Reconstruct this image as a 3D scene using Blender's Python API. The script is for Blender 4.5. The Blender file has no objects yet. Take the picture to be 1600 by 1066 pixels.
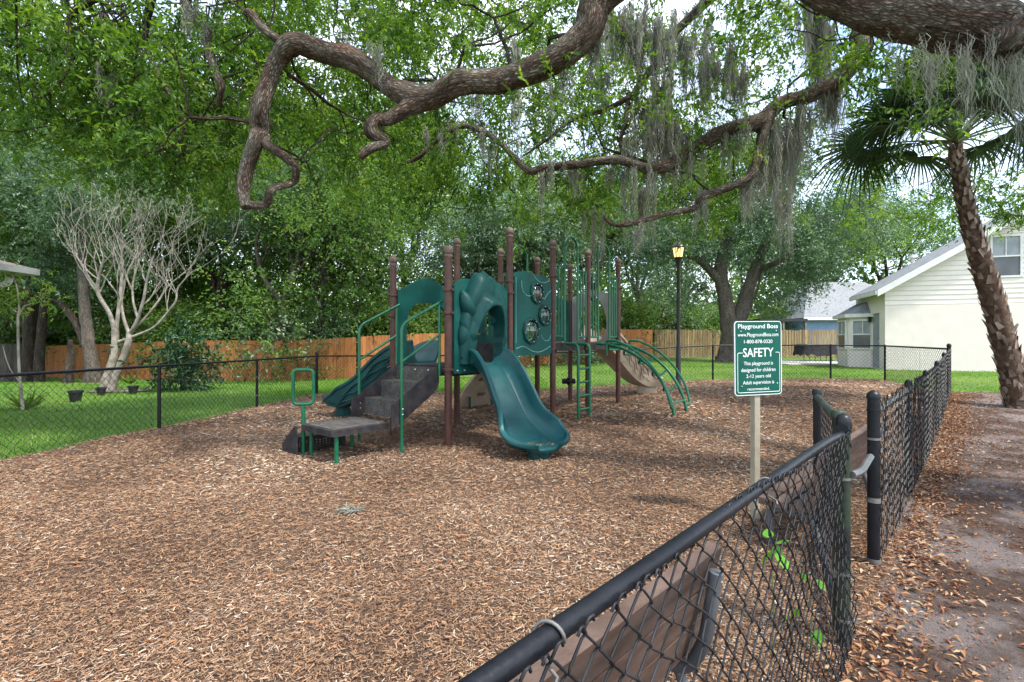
import bpy, math, random
import numpy as np
from mathutils import Vector, Matrix, noise as mnoise
from mathutils.geometry import tessellate_polygon

sc = bpy.context.scene
C = sc.collection
R = math.radians
PI = math.pi
random.seed(7)
RNG = np.random.default_rng(7)

# ------------------------------------------------------------------ camera, sky, sun, exposure
FPX, CH = 756.0, 1.284
cd = bpy.data.cameras.new('camera'); cam = bpy.data.objects.new('camera', cd); C.objects.link(cam)
cd.sensor_width = 36.0; cd.lens = FPX / 1600 * 36; cd.clip_start = 0.02; cd.clip_end = 2000
cam.location = (0, 0, CH); cam.rotation_euler = (R(90), 0, 0)
sc.camera = cam
SUN_EL, SUN_AZ = R(58), R(128)          # azimuth measured clockwise from +y (view direction)
w = bpy.data.worlds.new('World'); sc.world = w; w.use_nodes = True
wn = w.node_tree.nodes; wl = w.node_tree.links
sky = wn.new('ShaderNodeTexSky'); sky.sky_type = 'NISHITA'; sky.sun_disc = False
sky.sun_elevation = SUN_EL; sky.sun_rotation = SUN_AZ; sky.dust_density = 1.2; sky.air_density = 1.0; sky.ozone_density = 1.0
wtc = wn.new('ShaderNodeTexCoord'); wno = wn.new('ShaderNodeTexNoise'); wno.inputs['Scale'].default_value = 2.6; wno.inputs['Detail'].default_value = 7; wno.inputs['Roughness'].default_value = .6
wmr = wn.new('ShaderNodeMapRange'); wmr.inputs[1].default_value = .36; wmr.inputs[2].default_value = .62; wmr.inputs[3].default_value = .0; wmr.inputs[4].default_value = .85
wmx = wn.new('ShaderNodeMix'); wmx.data_type = 'RGBA'; wmx.inputs[7].default_value = (4.7, 4.95, 5.3, 1)      # thin bright cloud over the blue
wl.new(wtc.outputs['Generated'], wno.inputs['Vector']); wl.new(wno.outputs['Fac'], wmr.inputs[0]); wl.new(wmr.outputs[0], wmx.inputs[0]); wl.new(sky.outputs[0], wmx.inputs[6])
wl.new(wmx.outputs[2], wn['Background'].inputs[0]); wn['Background'].inputs[1].default_value = 0.15
sl = bpy.data.lights.new('sun', 'SUN'); sun = bpy.data.objects.new('sun', sl); C.objects.link(sun)
sl.energy = 2.0; sl.angle = R(5.0); sl.color = (1.0, 0.95, 0.86)
sdir = Vector((math.sin(SUN_AZ) * math.cos(SUN_EL), math.cos(SUN_AZ) * math.cos(SUN_EL), math.sin(SUN_EL)))
sun.rotation_euler = sdir.to_track_quat('Z', 'Y').to_euler(); sun.location = (6, -8, 20)
sc.view_settings.view_transform = 'Standard'; sc.view_settings.look = 'None'
sc.view_settings.gamma = 1.0; sc.view_settings.exposure = 1.78
sc.cycles.max_bounces = 6; sc.cycles.diffuse_bounces = 4; sc.cycles.transmission_bounces = 4
sc.cycles.transparent_max_bounces = 10; sc.cycles.use_denoising = True
sc.cycles.caustics_reflective = False; sc.cycles.caustics_refractive = False

# ------------------------------------------------------------------ helpers: terrain and picture geometry
def ss(a, b, t):
    t = np.clip((np.asarray(t, float) - a) / (b - a), 0, 1)
    return t * t * (3 - 2 * t)
def zg(x, y):
    return 0.25 * ss(5, 10, y) * ss(-1, 6, x) - 0.3 * ss(12, 20, y) * ss(3, 9, -np.asarray(x, float))
_ph = RNG.uniform(0, 6.28, (14,)); _fr = RNG.uniform(-1, 1, (14, 2))
def bump(x, y, f=3.0):
    x = np.asarray(x, float); y = np.asarray(y, float); s = 0
    for k in range(14):
        m = f * (0.5 + 0.25 * k)
        s = s + np.sin(_fr[k, 0] * x * m + _fr[k, 1] * y * m + _ph[k]) / (1 + 0.35 * k)
    return s * 0.25
def mz(x, y):
    return zg(x, y) + 0.03 + 0.022 * bump(x, y, 3.0)
def A(px, py, d):
    return Vector(((px - 800) / FPX * d, d, CH + (533 - py) / FPX * d))
def G(px, py):
    d = FPX * CH / (py - 533)
    for _ in range(40):
        z = float(zg((px - 800) / FPX * d, d)); d = 0.5 * d + 0.5 * FPX * (CH - z) / (py - 533)
    return Vector(((px - 800) / FPX * d, d, float(zg((px - 800) / FPX * d, d))))

# ------------------------------------------------------------------ helpers: meshes
class MB:
    def __init__(s): s.v = []; s.f = []; s.t = []; s.a = []; s.bark = False
    def add(s, vs, fs, tone=None):
        o = len(s.v); s.v += [tuple(q) for q in vs]; s.f += [tuple(i + o for i in f) for f in fs]
        if tone is not None: s.t += [tone] * len(fs)
    def obox(s, c, a, b, h):
        c, a, b, h = Vector(c), Vector(a), Vector(b), Vector(h)
        vs = [c + i * a + j * b + k * h for k in (-1, 1) for j in (-1, 1) for i in (-1, 1)]
        s.add(vs, [(0, 2, 3, 1), (4, 5, 7, 6), (0, 1, 5, 4), (2, 6, 7, 3), (0, 4, 6, 2), (1, 3, 7, 5)])
    def box(s, x0, x1, y0, y1, z0, z1):
        s.obox(((x0 + x1) / 2, (y0 + y1) / 2, (z0 + z1) / 2), ((x1 - x0) / 2, 0, 0), (0, (y1 - y0) / 2, 0), (0, 0, (z1 - z0) / 2))
    def tube(s, pts, rad, n=8, cap=True, closed=False, wob=0.0, tone=None):
        pts = [Vector(p) for p in pts]; N = len(pts)
        if not hasattr(rad, '__len__'): rad = [rad] * N
        o = len(s.v); prev = None; fs = []; run = 0.0
        for i, p in enumerate(pts):
            if i: run += (p - pts[i - 1]).length
            if closed: t = pts[(i + 1) % N] - pts[i - 1]
            else: t = pts[min(i + 1, N - 1)] - pts[max(i - 1, 0)]
            if t.length < 1e-9: t = Vector((0, 0, 1))
            t.normalize()
            if prev is None:
                prev = t.orthogonal().normalized()
                if abs(t.z) < .9: prev = t.cross(Vector((0, 0, 1))).normalized()
            prev = prev - t * prev.dot(t)
            if prev.length < 1e-6: prev = t.orthogonal()
            prev.normalize(); b = t.cross(prev)
            for k in range(n):
                a = 2 * PI * k / n; r = rad[i]
                if wob:
                    o_ = (prev * math.cos(a) + b * math.sin(a)); q_ = p + o_ * rad[i]
                    r *= 1 + wob * mnoise.noise(q_ * 5) + wob * .55 * mnoise.noise(q_ * 17) + (wob * .45 * mnoise.noise(q_ * 38) if n > 20 else 0)
                s.v.append(tuple(p + (prev * math.cos(a) + b * math.sin(a)) * r))
                if s.bark: s.a += [math.cos(a) * rad[i] + o * .013, math.sin(a) * rad[i], run * .28]
        M_ = N if closed else N - 1
        for i in range(M_):
            j = (i + 1) % N
            for k in range(n):
                fs.append((o + i * n + k, o + i * n + (k + 1) % n, o + j * n + (k + 1) % n, o + j * n + k))
        if cap and not closed:
            fs.append(tuple(o + k for k in range(n))[::-1]); fs.append(tuple(o + (N - 1) * n + k for k in range(n)))
        s.f += fs
        if tone is not None: s.t += [tone] * len(fs)
    def lathe(s, c, prof, n=16, ax=(0, 0, 1)):
        ax = Vector(ax).normalized(); u = ax.orthogonal().normalized(); v = ax.cross(u); c = Vector(c); o = len(s.v)
        for r, h in prof:
            for k in range(n):
                a = 2 * PI * k / n; s.v.append(tuple(c + ax * h + (u * math.cos(a) + v * math.sin(a)) * r))
        for i in range(len(prof) - 1):
            for k in range(n):
                s.f.append((o + i * n + k, o + i * n + (k + 1) % n, o + (i + 1) * n + (k + 1) % n, o + (i + 1) * n + k))
        s.f.append(tuple(o + k for k in range(n))[::-1]); s.f.append(tuple(o + (len(prof) - 1) * n + k for k in range(n)))
    def ball(s, c, r, n=14, m=8, sz=1.0):
        s.lathe(c, [(r * math.sin(PI * (i + .02) / (m + .04)), -r * sz * math.cos(PI * (i + .02) / (m + .04))) for i in range(m + 1)], n)
    def plate(s, outer, holes, fn, th):
        loops = [outer] + list(holes); flat = [p for l in loops for p in l]; o = len(s.v); n = len(flat)
        tri = tessellate_polygon([[Vector((p[0], p[1], 0)) for p in l] for l in loops])
        for p in flat: s.v.append(tuple(fn(p[0], p[1], th / 2)))
        for p in flat: s.v.append(tuple(fn(p[0], p[1], -th / 2)))
        for t in tri:
            s.f.append((o + t[0], o + t[1], o + t[2])); s.f.append((o + n + t[2], o + n + t[1], o + n + t[0]))
        b = 0
        for l in loops:
            for i in range(len(l)):
                j = (i + 1) % len(l); s.f.append((o + b + i, o + b + j, o + n + b + j, o + n + b + i))
            b += len(l)

def wloc(o):
    v = Vector((0, 0, 0))
    while o is not None: v += o.location; o = o.parent
    return v
def tag(o, label=None, cat=None, group=None, kind=None):
    if label: o['label'] = label
    if cat: o['category'] = cat
    if group: o['group'] = group
    if kind: o['kind'] = kind
    return o
def thing(name, loc, label, cat, group=None):
    o = bpy.data.objects.new(name, None); C.objects.link(o); o.location = loc; o.empty_display_size = .1
    return tag(o, label, cat, group)
def finish(me, mat, smooth):
    me.materials.append(mat)
    if smooth:
        me.polygons.foreach_set('use_smooth', [True] * len(me.polygons))
        if smooth is not True: me.set_sharp_from_angle(angle=R(smooth))
def obj(name, mb, mat, parent=None, smooth=40, origin=None):
    L = wloc(parent) if parent is not None else (Vector(origin) if origin is not None else Vector((0, 0, 0)))
    me = bpy.data.meshes.new(name); me.from_pydata([(v[0] - L.x, v[1] - L.y, v[2] - L.z) for v in mb.v], [], mb.f)
    if mb.t and len(mb.t) == len(mb.f):
        at = me.attributes.new('tone', 'FLOAT', 'FACE'); at.data.foreach_set('value', mb.t)
    if mb.bark and len(mb.a) == 3 * len(mb.v):
        at = me.attributes.new('barkco', 'FLOAT_VECTOR', 'POINT'); at.data.foreach_set('vector', mb.a)
    finish(me, mat, smooth); me.update()
    o = bpy.data.objects.new(name, me); C.objects.link(o)
    if parent is not None: o.parent = parent
    elif origin is not None: o.location = L
    return o
def bulk(name, V, F, mat, tone=None, parent=None, smooth=False, origin=None):
    L = wloc(parent) if parent is not None else (Vector(origin) if origin is not None else Vector((0, 0, 0)))
    V = np.asarray(V, np.float32) - np.array(L, np.float32); F = np.asarray(F, np.int32); k = F.shape[1]
    me = bpy.data.meshes.new(name); me.vertices.add(len(V)); me.vertices.foreach_set('co', V.ravel())
    me.loops.add(F.size); me.loops.foreach_set('vertex_index', F.ravel())
    me.polygons.add(len(F)); me.polygons.foreach_set('loop_start', np.arange(0, F.size, k, dtype=np.int32))
    if tone is not None:
        at = me.attributes.new('tone', 'FLOAT', 'FACE'); at.data.foreach_set('value', np.asarray(tone, np.float32))
    me.update(calc_edges=True); me.materials.append(mat)
    if smooth: me.polygons.foreach_set('use_smooth', np.ones(len(F), bool))
    o = bpy.data.objects.new(name, me); C.objects.link(o)
    if parent is not None: o.parent = parent
    elif origin is not None: o.location = L
    return o
def each(name, fns, m_, parent, smooth=40):
    for f in fns:
        q = MB(); f(q); obj(name, q, m_, parent, smooth)
def copy_tree(o, parent=None):
    c = o.copy(); C.objects.link(c); c.parent = parent
    for ch in o.children: copy_tree(ch, c)
    return c
def crom(pts, n=6):
    """smooth a list of tuples of any length"""
    P = [np.array(p, float) for p in pts]; out = []
    for i in range(len(P) - 1):
        a, b, c, d = P[max(i - 1, 0)], P[i], P[i + 1], P[min(i + 2, len(P) - 1)]
        for k in range(n):
            t = k / n
            out.append(.5 * (2 * b + (c - a) * t + (2 * a - 5 * b + 4 * c - d) * t * t + (3 * b - a - 3 * c + d) * t ** 3))
    out.append(P[-1]); return out
def fillet(pts, r, n=5):
    P = [Vector(p) for p in pts]; out = [P[0]]
    for i in range(1, len(P) - 1):
        a = (P[i - 1] - P[i]); b = (P[i + 1] - P[i]); q = min(r, a.length * .45, b.length * .45)
        s, e = P[i] + a.normalized() * q, P[i] + b.normalized() * q
        for k in range(n + 1):
            t = k / n; out.append(s * (1 - t) ** 2 + P[i] * 2 * t * (1 - t) + e * t * t)
    out.append(P[-1]); return out

# ------------------------------------------------------------------ helpers: materials
def _ramp(nt, stops):
    r = nt.nodes.new('ShaderNodeValToRGB'); e = r.color_ramp.elements
    while len(e) < len(stops): e.new(0.5)
    for i, (p, c) in enumerate(stops): e[i].position = p; e[i].color = (*c, 1)
    return r
def mat(name, c1, c2=None, scale=6, rough=.6, bump=0, bscale=30, rand=0, metal=0, spec=.4, stretch=(1, 1, 1), lo=.38, hi=.62,
        c3=None, s3=20, m3=.6, detail=5, rough2=None):
    m = bpy.data.materials.new(name); m.use_nodes = True; nt = m.node_tree; N = nt.nodes; Lk = nt.links
    p = N['Principled BSDF']; p.inputs['Roughness'].default_value = rough; p.inputs['Metallic'].default_value = metal
    p.inputs['Specular IOR Level'].default_value = spec
    tc = N.new('ShaderNodeTexCoord'); mp = N.new('ShaderNodeMapping'); mp.inputs['Scale'].default_value = stretch
    Lk.new(tc.outputs['Object'], mp.inputs['Vector'])
    oi = N.new('ShaderNodeObjectInfo')
    cx = N.new('ShaderNodeVectorMath'); cx.operation = 'MULTIPLY_ADD'; cx.inputs[1].default_value = (37, 17, 29)
    cb = N.new('ShaderNodeCombineXYZ')
    for k in range(3): Lk.new(oi.outputs['Random'], cb.inputs[k])
    Lk.new(cb.outputs[0], cx.inputs[0]); Lk.new(mp.outputs[0], cx.inputs[2]); vec = cx.outputs[0]
    col = None
    if c2 is not None:
        n = N.new('ShaderNodeTexNoise'); n.inputs['Scale'].default_value = scale; n.inputs['Detail'].default_value = detail
        Lk.new(vec, n.inputs['Vector']); r = _ramp(nt, [(lo, c1), (hi, c2)]); Lk.new(n.outputs['Fac'], r.inputs['Fac']); col = r.outputs['Color']
        if rough2 is not None:
            mr = N.new('ShaderNodeMapRange'); mr.inputs[1].default_value = lo; mr.inputs[2].default_value = hi; mr.inputs[3].default_value = rough; mr.inputs[4].default_value = rough2
            Lk.new(n.outputs['Fac'], mr.inputs[0]); Lk.new(mr.outputs[0], p.inputs['Roughness'])
    if c3 is not None:
        n3 = N.new('ShaderNodeTexNoise'); n3.inputs['Scale'].default_value = s3; n3.inputs['Detail'].default_value = 6; n3.inputs['Roughness'].default_value = .6; Lk.new(vec, n3.inputs['Vector'])
        r3 = _ramp(nt, [(m3 - .04, (0, 0, 0)), (m3 + .04, (1, 1, 1))]); Lk.new(n3.outputs['Fac'], r3.inputs['Fac'])
        mx = N.new('ShaderNodeMix'); mx.data_type = 'RGBA'; Lk.new(r3.outputs['Color'], mx.inputs[0])
        if col is not None: Lk.new(col, mx.inputs[6])
        else: mx.inputs[6].default_value = (*c1, 1)
        mx.inputs[7].default_value = (*c3, 1); col = mx.outputs[2]
    if rand:
        hs = N.new('ShaderNodeHueSaturation'); mr = N.new('ShaderNodeMapRange'); mr.inputs[3].default_value = 1 - rand; mr.inputs[4].default_value = 1 + rand
        Lk.new(oi.outputs['Random'], mr.inputs[0]); Lk.new(mr.outputs[0], hs.inputs['Value'])
        if col is not None: Lk.new(col, hs.inputs['Color'])
        else: hs.inputs['Color'].default_value = (*c1, 1)
        col = hs.outputs[0]
    if col is not None: Lk.new(col, p.inputs['Base Color'])
    else: p.inputs['Base Color'].default_value = (*c1, 1)
    if bump:
        nb = N.new('ShaderNodeTexNoise'); nb.inputs['Scale'].default_value = bscale; nb.inputs['Detail'].default_value = 6; Lk.new(vec, nb.inputs['Vector'])
        bp = N.new('ShaderNodeBump'); bp.inputs['Strength'].default_value = bump; bp.inputs['Distance'].default_value = .02
        Lk.new(nb.outputs['Fac'], bp.inputs['Height']); Lk.new(bp.outputs[0], p.inputs['Normal'])
    return m
def tonemat(name, stops, rough=.6, trans=0.0, spec=.3, big=None, tcol=1.25):
    """colour picked per piece by its 'tone' attribute; optional translucency for leaves; optional slow world-scale variation"""
    m = bpy.data.materials.new(name); m.use_nodes = True; nt = m.node_tree; N = nt.nodes; Lk = nt.links
    p = N['Principled BSDF']; p.inputs['Roughness'].default_value = rough; p.inputs['Specular IOR Level'].default_value = spec
    at = N.new('ShaderNodeAttribute'); at.attribute_name = 'tone'; fac = at.outputs['Fac']
    if big:
        tc = N.new('ShaderNodeTexCoord'); n = N.new('ShaderNodeTexNoise'); n.inputs['Scale'].default_value = big[0]; n.inputs['Detail'].default_value = 3
        Lk.new(tc.outputs['Object'], n.inputs['Vector'])
        mr = N.new('ShaderNodeMapRange'); mr.inputs[1].default_value = .3; mr.inputs[2].default_value = .7; mr.inputs[3].default_value = -big[1]; mr.inputs[4].default_value = big[1]
        ad = N.new('ShaderNodeMath'); ad.operation = 'ADD'; Lk.new(n.outputs['Fac'], mr.inputs[0]); Lk.new(mr.outputs[0], ad.inputs[0]); Lk.new(fac, ad.inputs[1]); fac = ad.outputs[0]
    r = _ramp(nt, stops); Lk.new(fac, r.inputs['Fac']); Lk.new(r.outputs['Color'], p.inputs['Base Color'])
    if trans:
        t = N.new('ShaderNodeBsdfTranslucent'); hs = N.new('ShaderNodeHueSaturation'); hs.inputs['Value'].default_value = tcol; hs.inputs['Saturation'].default_value = 1.1; hs.inputs['Hue'].default_value = .485
        Lk.new(r.outputs['Color'], hs.inputs['Color']); Lk.new(hs.outputs[0], t.inputs['Color'])
        mx = N.new('ShaderNodeMixShader'); mx.inputs[0].default_value = trans; Lk.new(p.outputs[0], mx.inputs[1]); Lk.new(t.outputs[0], mx.inputs[2])
        Lk.new(mx.outputs[0], N['Material Output'].inputs['Surface'])
    return m
def barkmat(name, c1, c2, lichen=(.33, .34, .29), red=None, amt=.58):
    """furrowed bark: plates run along the limb (coordinates stored with the mesh)"""
    m = bpy.data.materials.new(name); m.use_nodes = True; nt = m.node_tree; N = nt.nodes; Lk = nt.links; p = N['Principled BSDF']
    p.inputs['Roughness'].default_value = .88; p.inputs['Specular IOR Level'].default_value = .2
    at = N.new('ShaderNodeAttribute'); at.attribute_name = 'barkco'; co = at.outputs['Vector']
    def noise(sc_, det, ro=.6):
        n = N.new('ShaderNodeTexNoise'); n.inputs['Scale'].default_value = sc_; n.inputs['Detail'].default_value = det; n.inputs['Roughness'].default_value = ro; Lk.new(co, n.inputs['Vector']); return n
    nz = noise(18, 8, .65); ad = N.new('ShaderNodeVectorMath'); ad.operation = 'MULTIPLY_ADD'; ad.inputs[1].default_value = (.05, .05, .05)
    Lk.new(nz.outputs['Color'], ad.inputs[0]); Lk.new(co, ad.inputs[2])
    v = N.new('ShaderNodeTexVoronoi'); v.feature = 'DISTANCE_TO_EDGE'; v.inputs['Scale'].default_value = 58; Lk.new(ad.outputs[0], v.inputs['Vector'])
    mr = N.new('ShaderNodeMapRange'); mr.inputs[2].default_value = .3; Lk.new(v.outputs['Distance'], mr.inputs[0])
    v2 = N.new('ShaderNodeTexVoronoi'); v2.inputs['Scale'].default_value = 58; Lk.new(ad.outputs[0], v2.inputs['Vector'])
    base = _ramp(nt, [(.3, c1), (.7, c2)]); n1 = noise(7, 6); Lk.new(n1.outputs['Fac'], base.inputs['Fac']); out = base.outputs['Color']
    hs = N.new('ShaderNodeHueSaturation'); sep = N.new('ShaderNodeSeparateColor'); Lk.new(v2.outputs['Color'], sep.inputs[0]); mv = N.new('ShaderNodeMapRange'); mv.inputs[3].default_value = .6; mv.inputs[4].default_value = 1.4
    Lk.new(sep.outputs[0], mv.inputs[0]); Lk.new(mv.outputs[0], hs.inputs['Value']); Lk.new(out, hs.inputs['Color']); out = hs.outputs[0]
    def over(fac, col):
        nonlocal out
        x = N.new('ShaderNodeMix'); x.data_type = 'RGBA'; Lk.new(fac, x.inputs[0]); Lk.new(out, x.inputs[6]); x.inputs[7].default_value = (*col, 1); out = x.outputs[2]
    n3 = noise(9, 7, .62); r3 = _ramp(nt, [(amt - .06, (0, 0, 0)), (amt + .07, (.85, .85, .85))]); Lk.new(n3.outputs['Fac'], r3.inputs['Fac']); over(r3.outputs['Color'], lichen)
    if red:
        n4 = noise(6, 7, .65); r4 = _ramp(nt, [(.56, (0, 0, 0)), (.7, (.7, .7, .7))]); Lk.new(n4.outputs['Fac'], r4.inputs['Fac']); over(r4.outputs['Color'], red)
    fr = _ramp(nt, [(0, (.22, .19, .17)), (.45, (.9, .88, .86)), (1, (1.12, 1.1, 1.08))]); Lk.new(mr.outputs[0], fr.inputs['Fac'])
    x = N.new('ShaderNodeMix'); x.data_type = 'RGBA'; x.blend_type = 'MULTIPLY'; x.inputs[0].default_value = .85; Lk.new(out, x.inputs[6]); Lk.new(fr.outputs['Color'], x.inputs[7]); Lk.new(x.outputs[2], p.inputs['Base Color'])
    a2 = N.new('ShaderNodeMath'); a2.operation = 'MULTIPLY_ADD'; a2.inputs[1].default_value = .5; Lk.new(nz.outputs['Fac'], a2.inputs[0]); Lk.new(mr.outputs[0], a2.inputs[2])
    bp = N.new('ShaderNodeBump'); bp.inputs['Strength'].default_value = 1.0; bp.inputs['Distance'].default_value = .025; Lk.new(a2.outputs[0], bp.inputs['Height']); Lk.new(bp.outputs[0], p.inputs['Normal'])
    return m

MT = {}
MT['post'] = mat('brown_post_paint', (.066, .028, .022), (.092, .041, .033), 14, .42, .05, 60, spec=.3)
MT['ball'] = mat('post_cap_brown', (.11, .072, .06), (.17, .12, .10), 22, .65, .1, 40)
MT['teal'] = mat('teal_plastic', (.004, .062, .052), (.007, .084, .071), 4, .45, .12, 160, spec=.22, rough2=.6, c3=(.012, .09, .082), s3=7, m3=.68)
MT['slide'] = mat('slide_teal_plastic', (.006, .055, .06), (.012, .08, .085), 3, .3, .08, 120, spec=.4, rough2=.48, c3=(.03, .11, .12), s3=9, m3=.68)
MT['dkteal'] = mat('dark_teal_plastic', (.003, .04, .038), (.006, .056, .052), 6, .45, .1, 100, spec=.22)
MT['line'] = mat('pale_teal_relief', (.12, .3, .27), (.16, .36, .33), 10, .5)
MT['green'] = mat('green_tube_paint', (.002, .095, .042), (.004, .12, .054), 12, .33, .05, 90, spec=.5)
MT['step'] = mat('dark_purple_coated_steel', (.022, .019, .021), (.045, .04, .041), 9, .7, .25, 140, spec=.25, c3=(.085, .078, .072), s3=14, m3=.66)
MT['tread'] = mat('worn_step_coating', (.05, .046, .043), (.095, .086, .077), 12, .85, .3, 120, c3=(.22, .17, .13), s3=30, m3=.64)
MT['beige'] = mat('beige_plastic', (.36, .285, .205), (.43, .35, .26), 4, .5, .1, 60)
MT['vein'] = mat('beige_vein_relief', (.13, .085, .06), (.17, .115, .08), 8, .6)
MT['greyp'] = mat('taupe_plastic', (.29, .27, .245), (.34, .32, .295), 4, .5, .1, 60)
MT['bolt'] = mat('steel_bolt', (.55, .55, .55), None, rough=.35, metal=.8)
MT['vinyl'] = mat('black_vinyl_pipe', (.004, .005, .008), (.009, .010, .014), 8, .42, .1, 50, spec=.3, c3=(.035, .035, .04), s3=17, m3=.72)
MT['wire'] = mat('black_vinyl_wire', (.007, .008, .010), (.022, .023, .027), 18, .5, 0, rand=.3, spec=.25)
MT['algae'] = mat('algae_stained_post', (.008, .009, .010), (.022, .034, .02), 5, .5, .1, 50, lo=.42, hi=.62)
MT['galv'] = mat('galvanized_steel', (.10, .095, .09), (.19, .18, .17), 20, .55, .1, 60, metal=.3)
MT['plank'] = mat('brown_recycled_plank', (.075, .045, .033), (.125, .083, .066), 5, .6, .2, 60, stretch=(1, 1, 6), rand=.1)
MT['frame'] = mat('grey_painted_pipe', (.075, .08, .087), (.115, .122, .128), 9, .45, .08, 60)
MT['signg'] = mat('sign_green', (.0, .07, .05), (.002, .085, .062), 6, .5, spec=.25)
MT['signw'] = mat('sign_white', (.72, .76, .74), None, rough=.5)
MT['signp'] = mat('tan_sign_post', (.27, .24, .18), (.34, .305, .235), 8, .55, .1, 50)
MT['lampb'] = mat('lamp_black_metal', (.012, .013, .014), (.02, .021, .023), 8, .4)
MT['barkoak'] = barkmat('live_oak_bark', (.10, .066, .048), (.21, .15, .115), (.29, .275, .23), (.25, .11, .075), amt=.51)
MT['barkbg'] = barkmat('tree_bark', (.06, .043, .033), (.125, .095, .075), (.2, .19, .165), amt=.6)
MT['barkgrey'] = barkmat('grey_tree_bark', (.14, .12, .10), (.26, .22, .19), (.27, .25, .22), amt=.58)
MT['bare'] = mat('pale_smooth_bark', (.19, .165, .138), (.34, .31, .27), 7, .75, .3, 40, c3=(.17, .15, .12), s3=9, m3=.62)
MT['boot'] = mat('palm_boot', (.14, .095, .068), (.30, .24, .2), 9, .85, .5, 40, rand=.35, stretch=(1, 1, .25))
MT['palmtrunk'] = mat('palm_fibre', (.055, .032, .022), (.11, .068, .045), 14, .95, .6, 30)
MT['oakleaf'] = tonemat('oak_leaf', [(0, (.03, .08, .014)), (.45, (.075, .165, .022)), (.8, (.14, .26, .035)), (1, (.22, .32, .06))], .5, .5, .35, tcol=1.4)
MT['leafA'] = tonemat('woodland_leaf', [(0, (.035, .08, .02)), (.5, (.085, .17, .035)), (.85, (.15, .25, .055)), (1, (.24, .3, .1))], .5, .5, .35, tcol=1.6)
MT['leafB'] = tonemat('grey_green_leaf', [(0, (.035, .075, .036)), (.5, (.085, .155, .075)), (.85, (.16, .24, .13)), (1, (.28, .34, .22))], .36, .45, .55, tcol=1.5)
MT['leafC'] = tonemat('yellow_green_leaf', [(0, (.045, .1, .018)), (.5, (.105, .205, .03)), (.85, (.18, .29, .045)), (1, (.26, .32, .08))], .5, .5, .35, tcol=1.6)
MT['palmleaf'] = tonemat('palm_leaf', [(0, (.012, .034, .013)), (.5, (.026, .068, .022)), (1, (.06, .11, .035))], .5, .25, .3)
MT['petiole'] = mat('palm_petiole', (.09, .14, .04), (.13, .18, .06), 6, .5)
MT['shrubleaf'] = tonemat('shrub_leaf', [(0, (.014, .045, .018)), (.6, (.03, .085, .03)), (1, (.12, .24, .03))], .4, .3, .5)
MT['brightleaf'] = tonemat('bright_young_leaf', [(0, (.08, .28, .02)), (1, (.16, .42, .04))], .45, .4, .4)
MT['moss'] = tonemat('grey_spanish_moss', [(0, (.17, .175, .135)), (.6, (.29, .295, .245)), (1, (.40, .40, .34))], .9, .25, .1)
MT['grass'] = tonemat('grass_blade', [(0, (.04, .13, .015)), (.5, (.10, .26, .025)), (.8, (.19, .36, .04)), (1, (.36, .38, .13))], .5, .4, .3, big=(.45, .3))
MT['chips'] = tonemat('wood_chips', [(0, (.04, .023, .015)), (.18, (.105, .06, .038)), (.4, (.195, .118, .073)), (.57, (.285, .18, .112)), (.68, (.35, .175, .085)), (.8, (.38, .28, .195)), (.92, (.46, .385, .30)), (1, (.58, .52, .43))], .85, 0, .15, big=(.5, .17))
MT['litter'] = tonemat('dry_oak_leaf', [(0, (.09, .035, .018)), (.35, (.22, .085, .035)), (.6, (.32, .17, .08)), (.85, (.42, .30, .18)), (1, (.5, .43, .33))], .6, .1, .35)

def groundmat(name, a, b, c, d_, s1, s2, bmp, bs, lo=.38, hi=.62):
    m = bpy.data.materials.new(name); m.use_nodes = True; nt = m.node_tree; N = nt.nodes; Lk = nt.links
    p = N['Principled BSDF']; p.inputs['Roughness'].default_value = .9; p.inputs['Specular IOR Level'].default_value = .15
    tc = N.new('ShaderNodeTexCoord')
    n1 = N.new('ShaderNodeTexNoise'); n1.inputs['Scale'].default_value = s1; n1.inputs['Detail'].default_value = 9; n1.inputs['Roughness'].default_value = .62
    n2 = N.new('ShaderNodeTexNoise'); n2.inputs['Scale'].default_value = s2; n2.inputs['Detail'].default_value = 10; n2.inputs['Roughness'].default_value = .8
    for n in (n1, n2): Lk.new(tc.outputs['Object'], n.inputs['Vector'])
    r1 = _ramp(nt, [(lo, a), (hi, b)]); r2 = _ramp(nt, [(.35, c), (.65, d_)])
    Lk.new(n1.outputs['Fac'], r1.inputs['Fac']); Lk.new(n2.outputs['Fac'], r2.inputs['Fac'])
    mx = N.new('ShaderNodeMix'); mx.data_type = 'RGBA'; mx.inputs[0].default_value = .5
    Lk.new(r1.outputs['Color'], mx.inputs[6]); Lk.new(r2.outputs['Color'], mx.inputs[7]); Lk.new(mx.outputs[2], p.inputs['Base Color'])
    bp = N.new('ShaderNodeBump'); bp.inputs['Strength'].default_value = bmp; bp.inputs['Distance'].default_value = .03
    nb = N.new('ShaderNodeTexNoise'); nb.inputs['Scale'].default_value = bs; nb.inputs['Detail'].default_value = 10; nb.inputs['Roughness'].default_value = .75
    Lk.new(tc.outputs['Object'], nb.inputs['Vector']); Lk.new(nb.outputs['Fac'], bp.inputs['Height']); Lk.new(bp.outputs[0], p.inputs['Normal'])
    return m
MT['lawn'] = groundmat('lawn_ground', (.045, .10, .016), (.12, .21, .035), (.05, .11, .02), (.16, .22, .06), .6, 40, .6, 60)
MT['mulch'] = groundmat('mulch_ground', (.09, .057, .042), (.16, .105, .077), (.06, .038, .028), (.2, .137, .103), 1.1, 55, 1.0, 70)
MT['dirt'] = groundmat('sandy_dirt', (.055, .032, .023), (.33, .295, .29), (.05, .03, .022), (.22, .16, .135), 1.9, 90, 1.0, 110, .46, .58)
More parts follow.
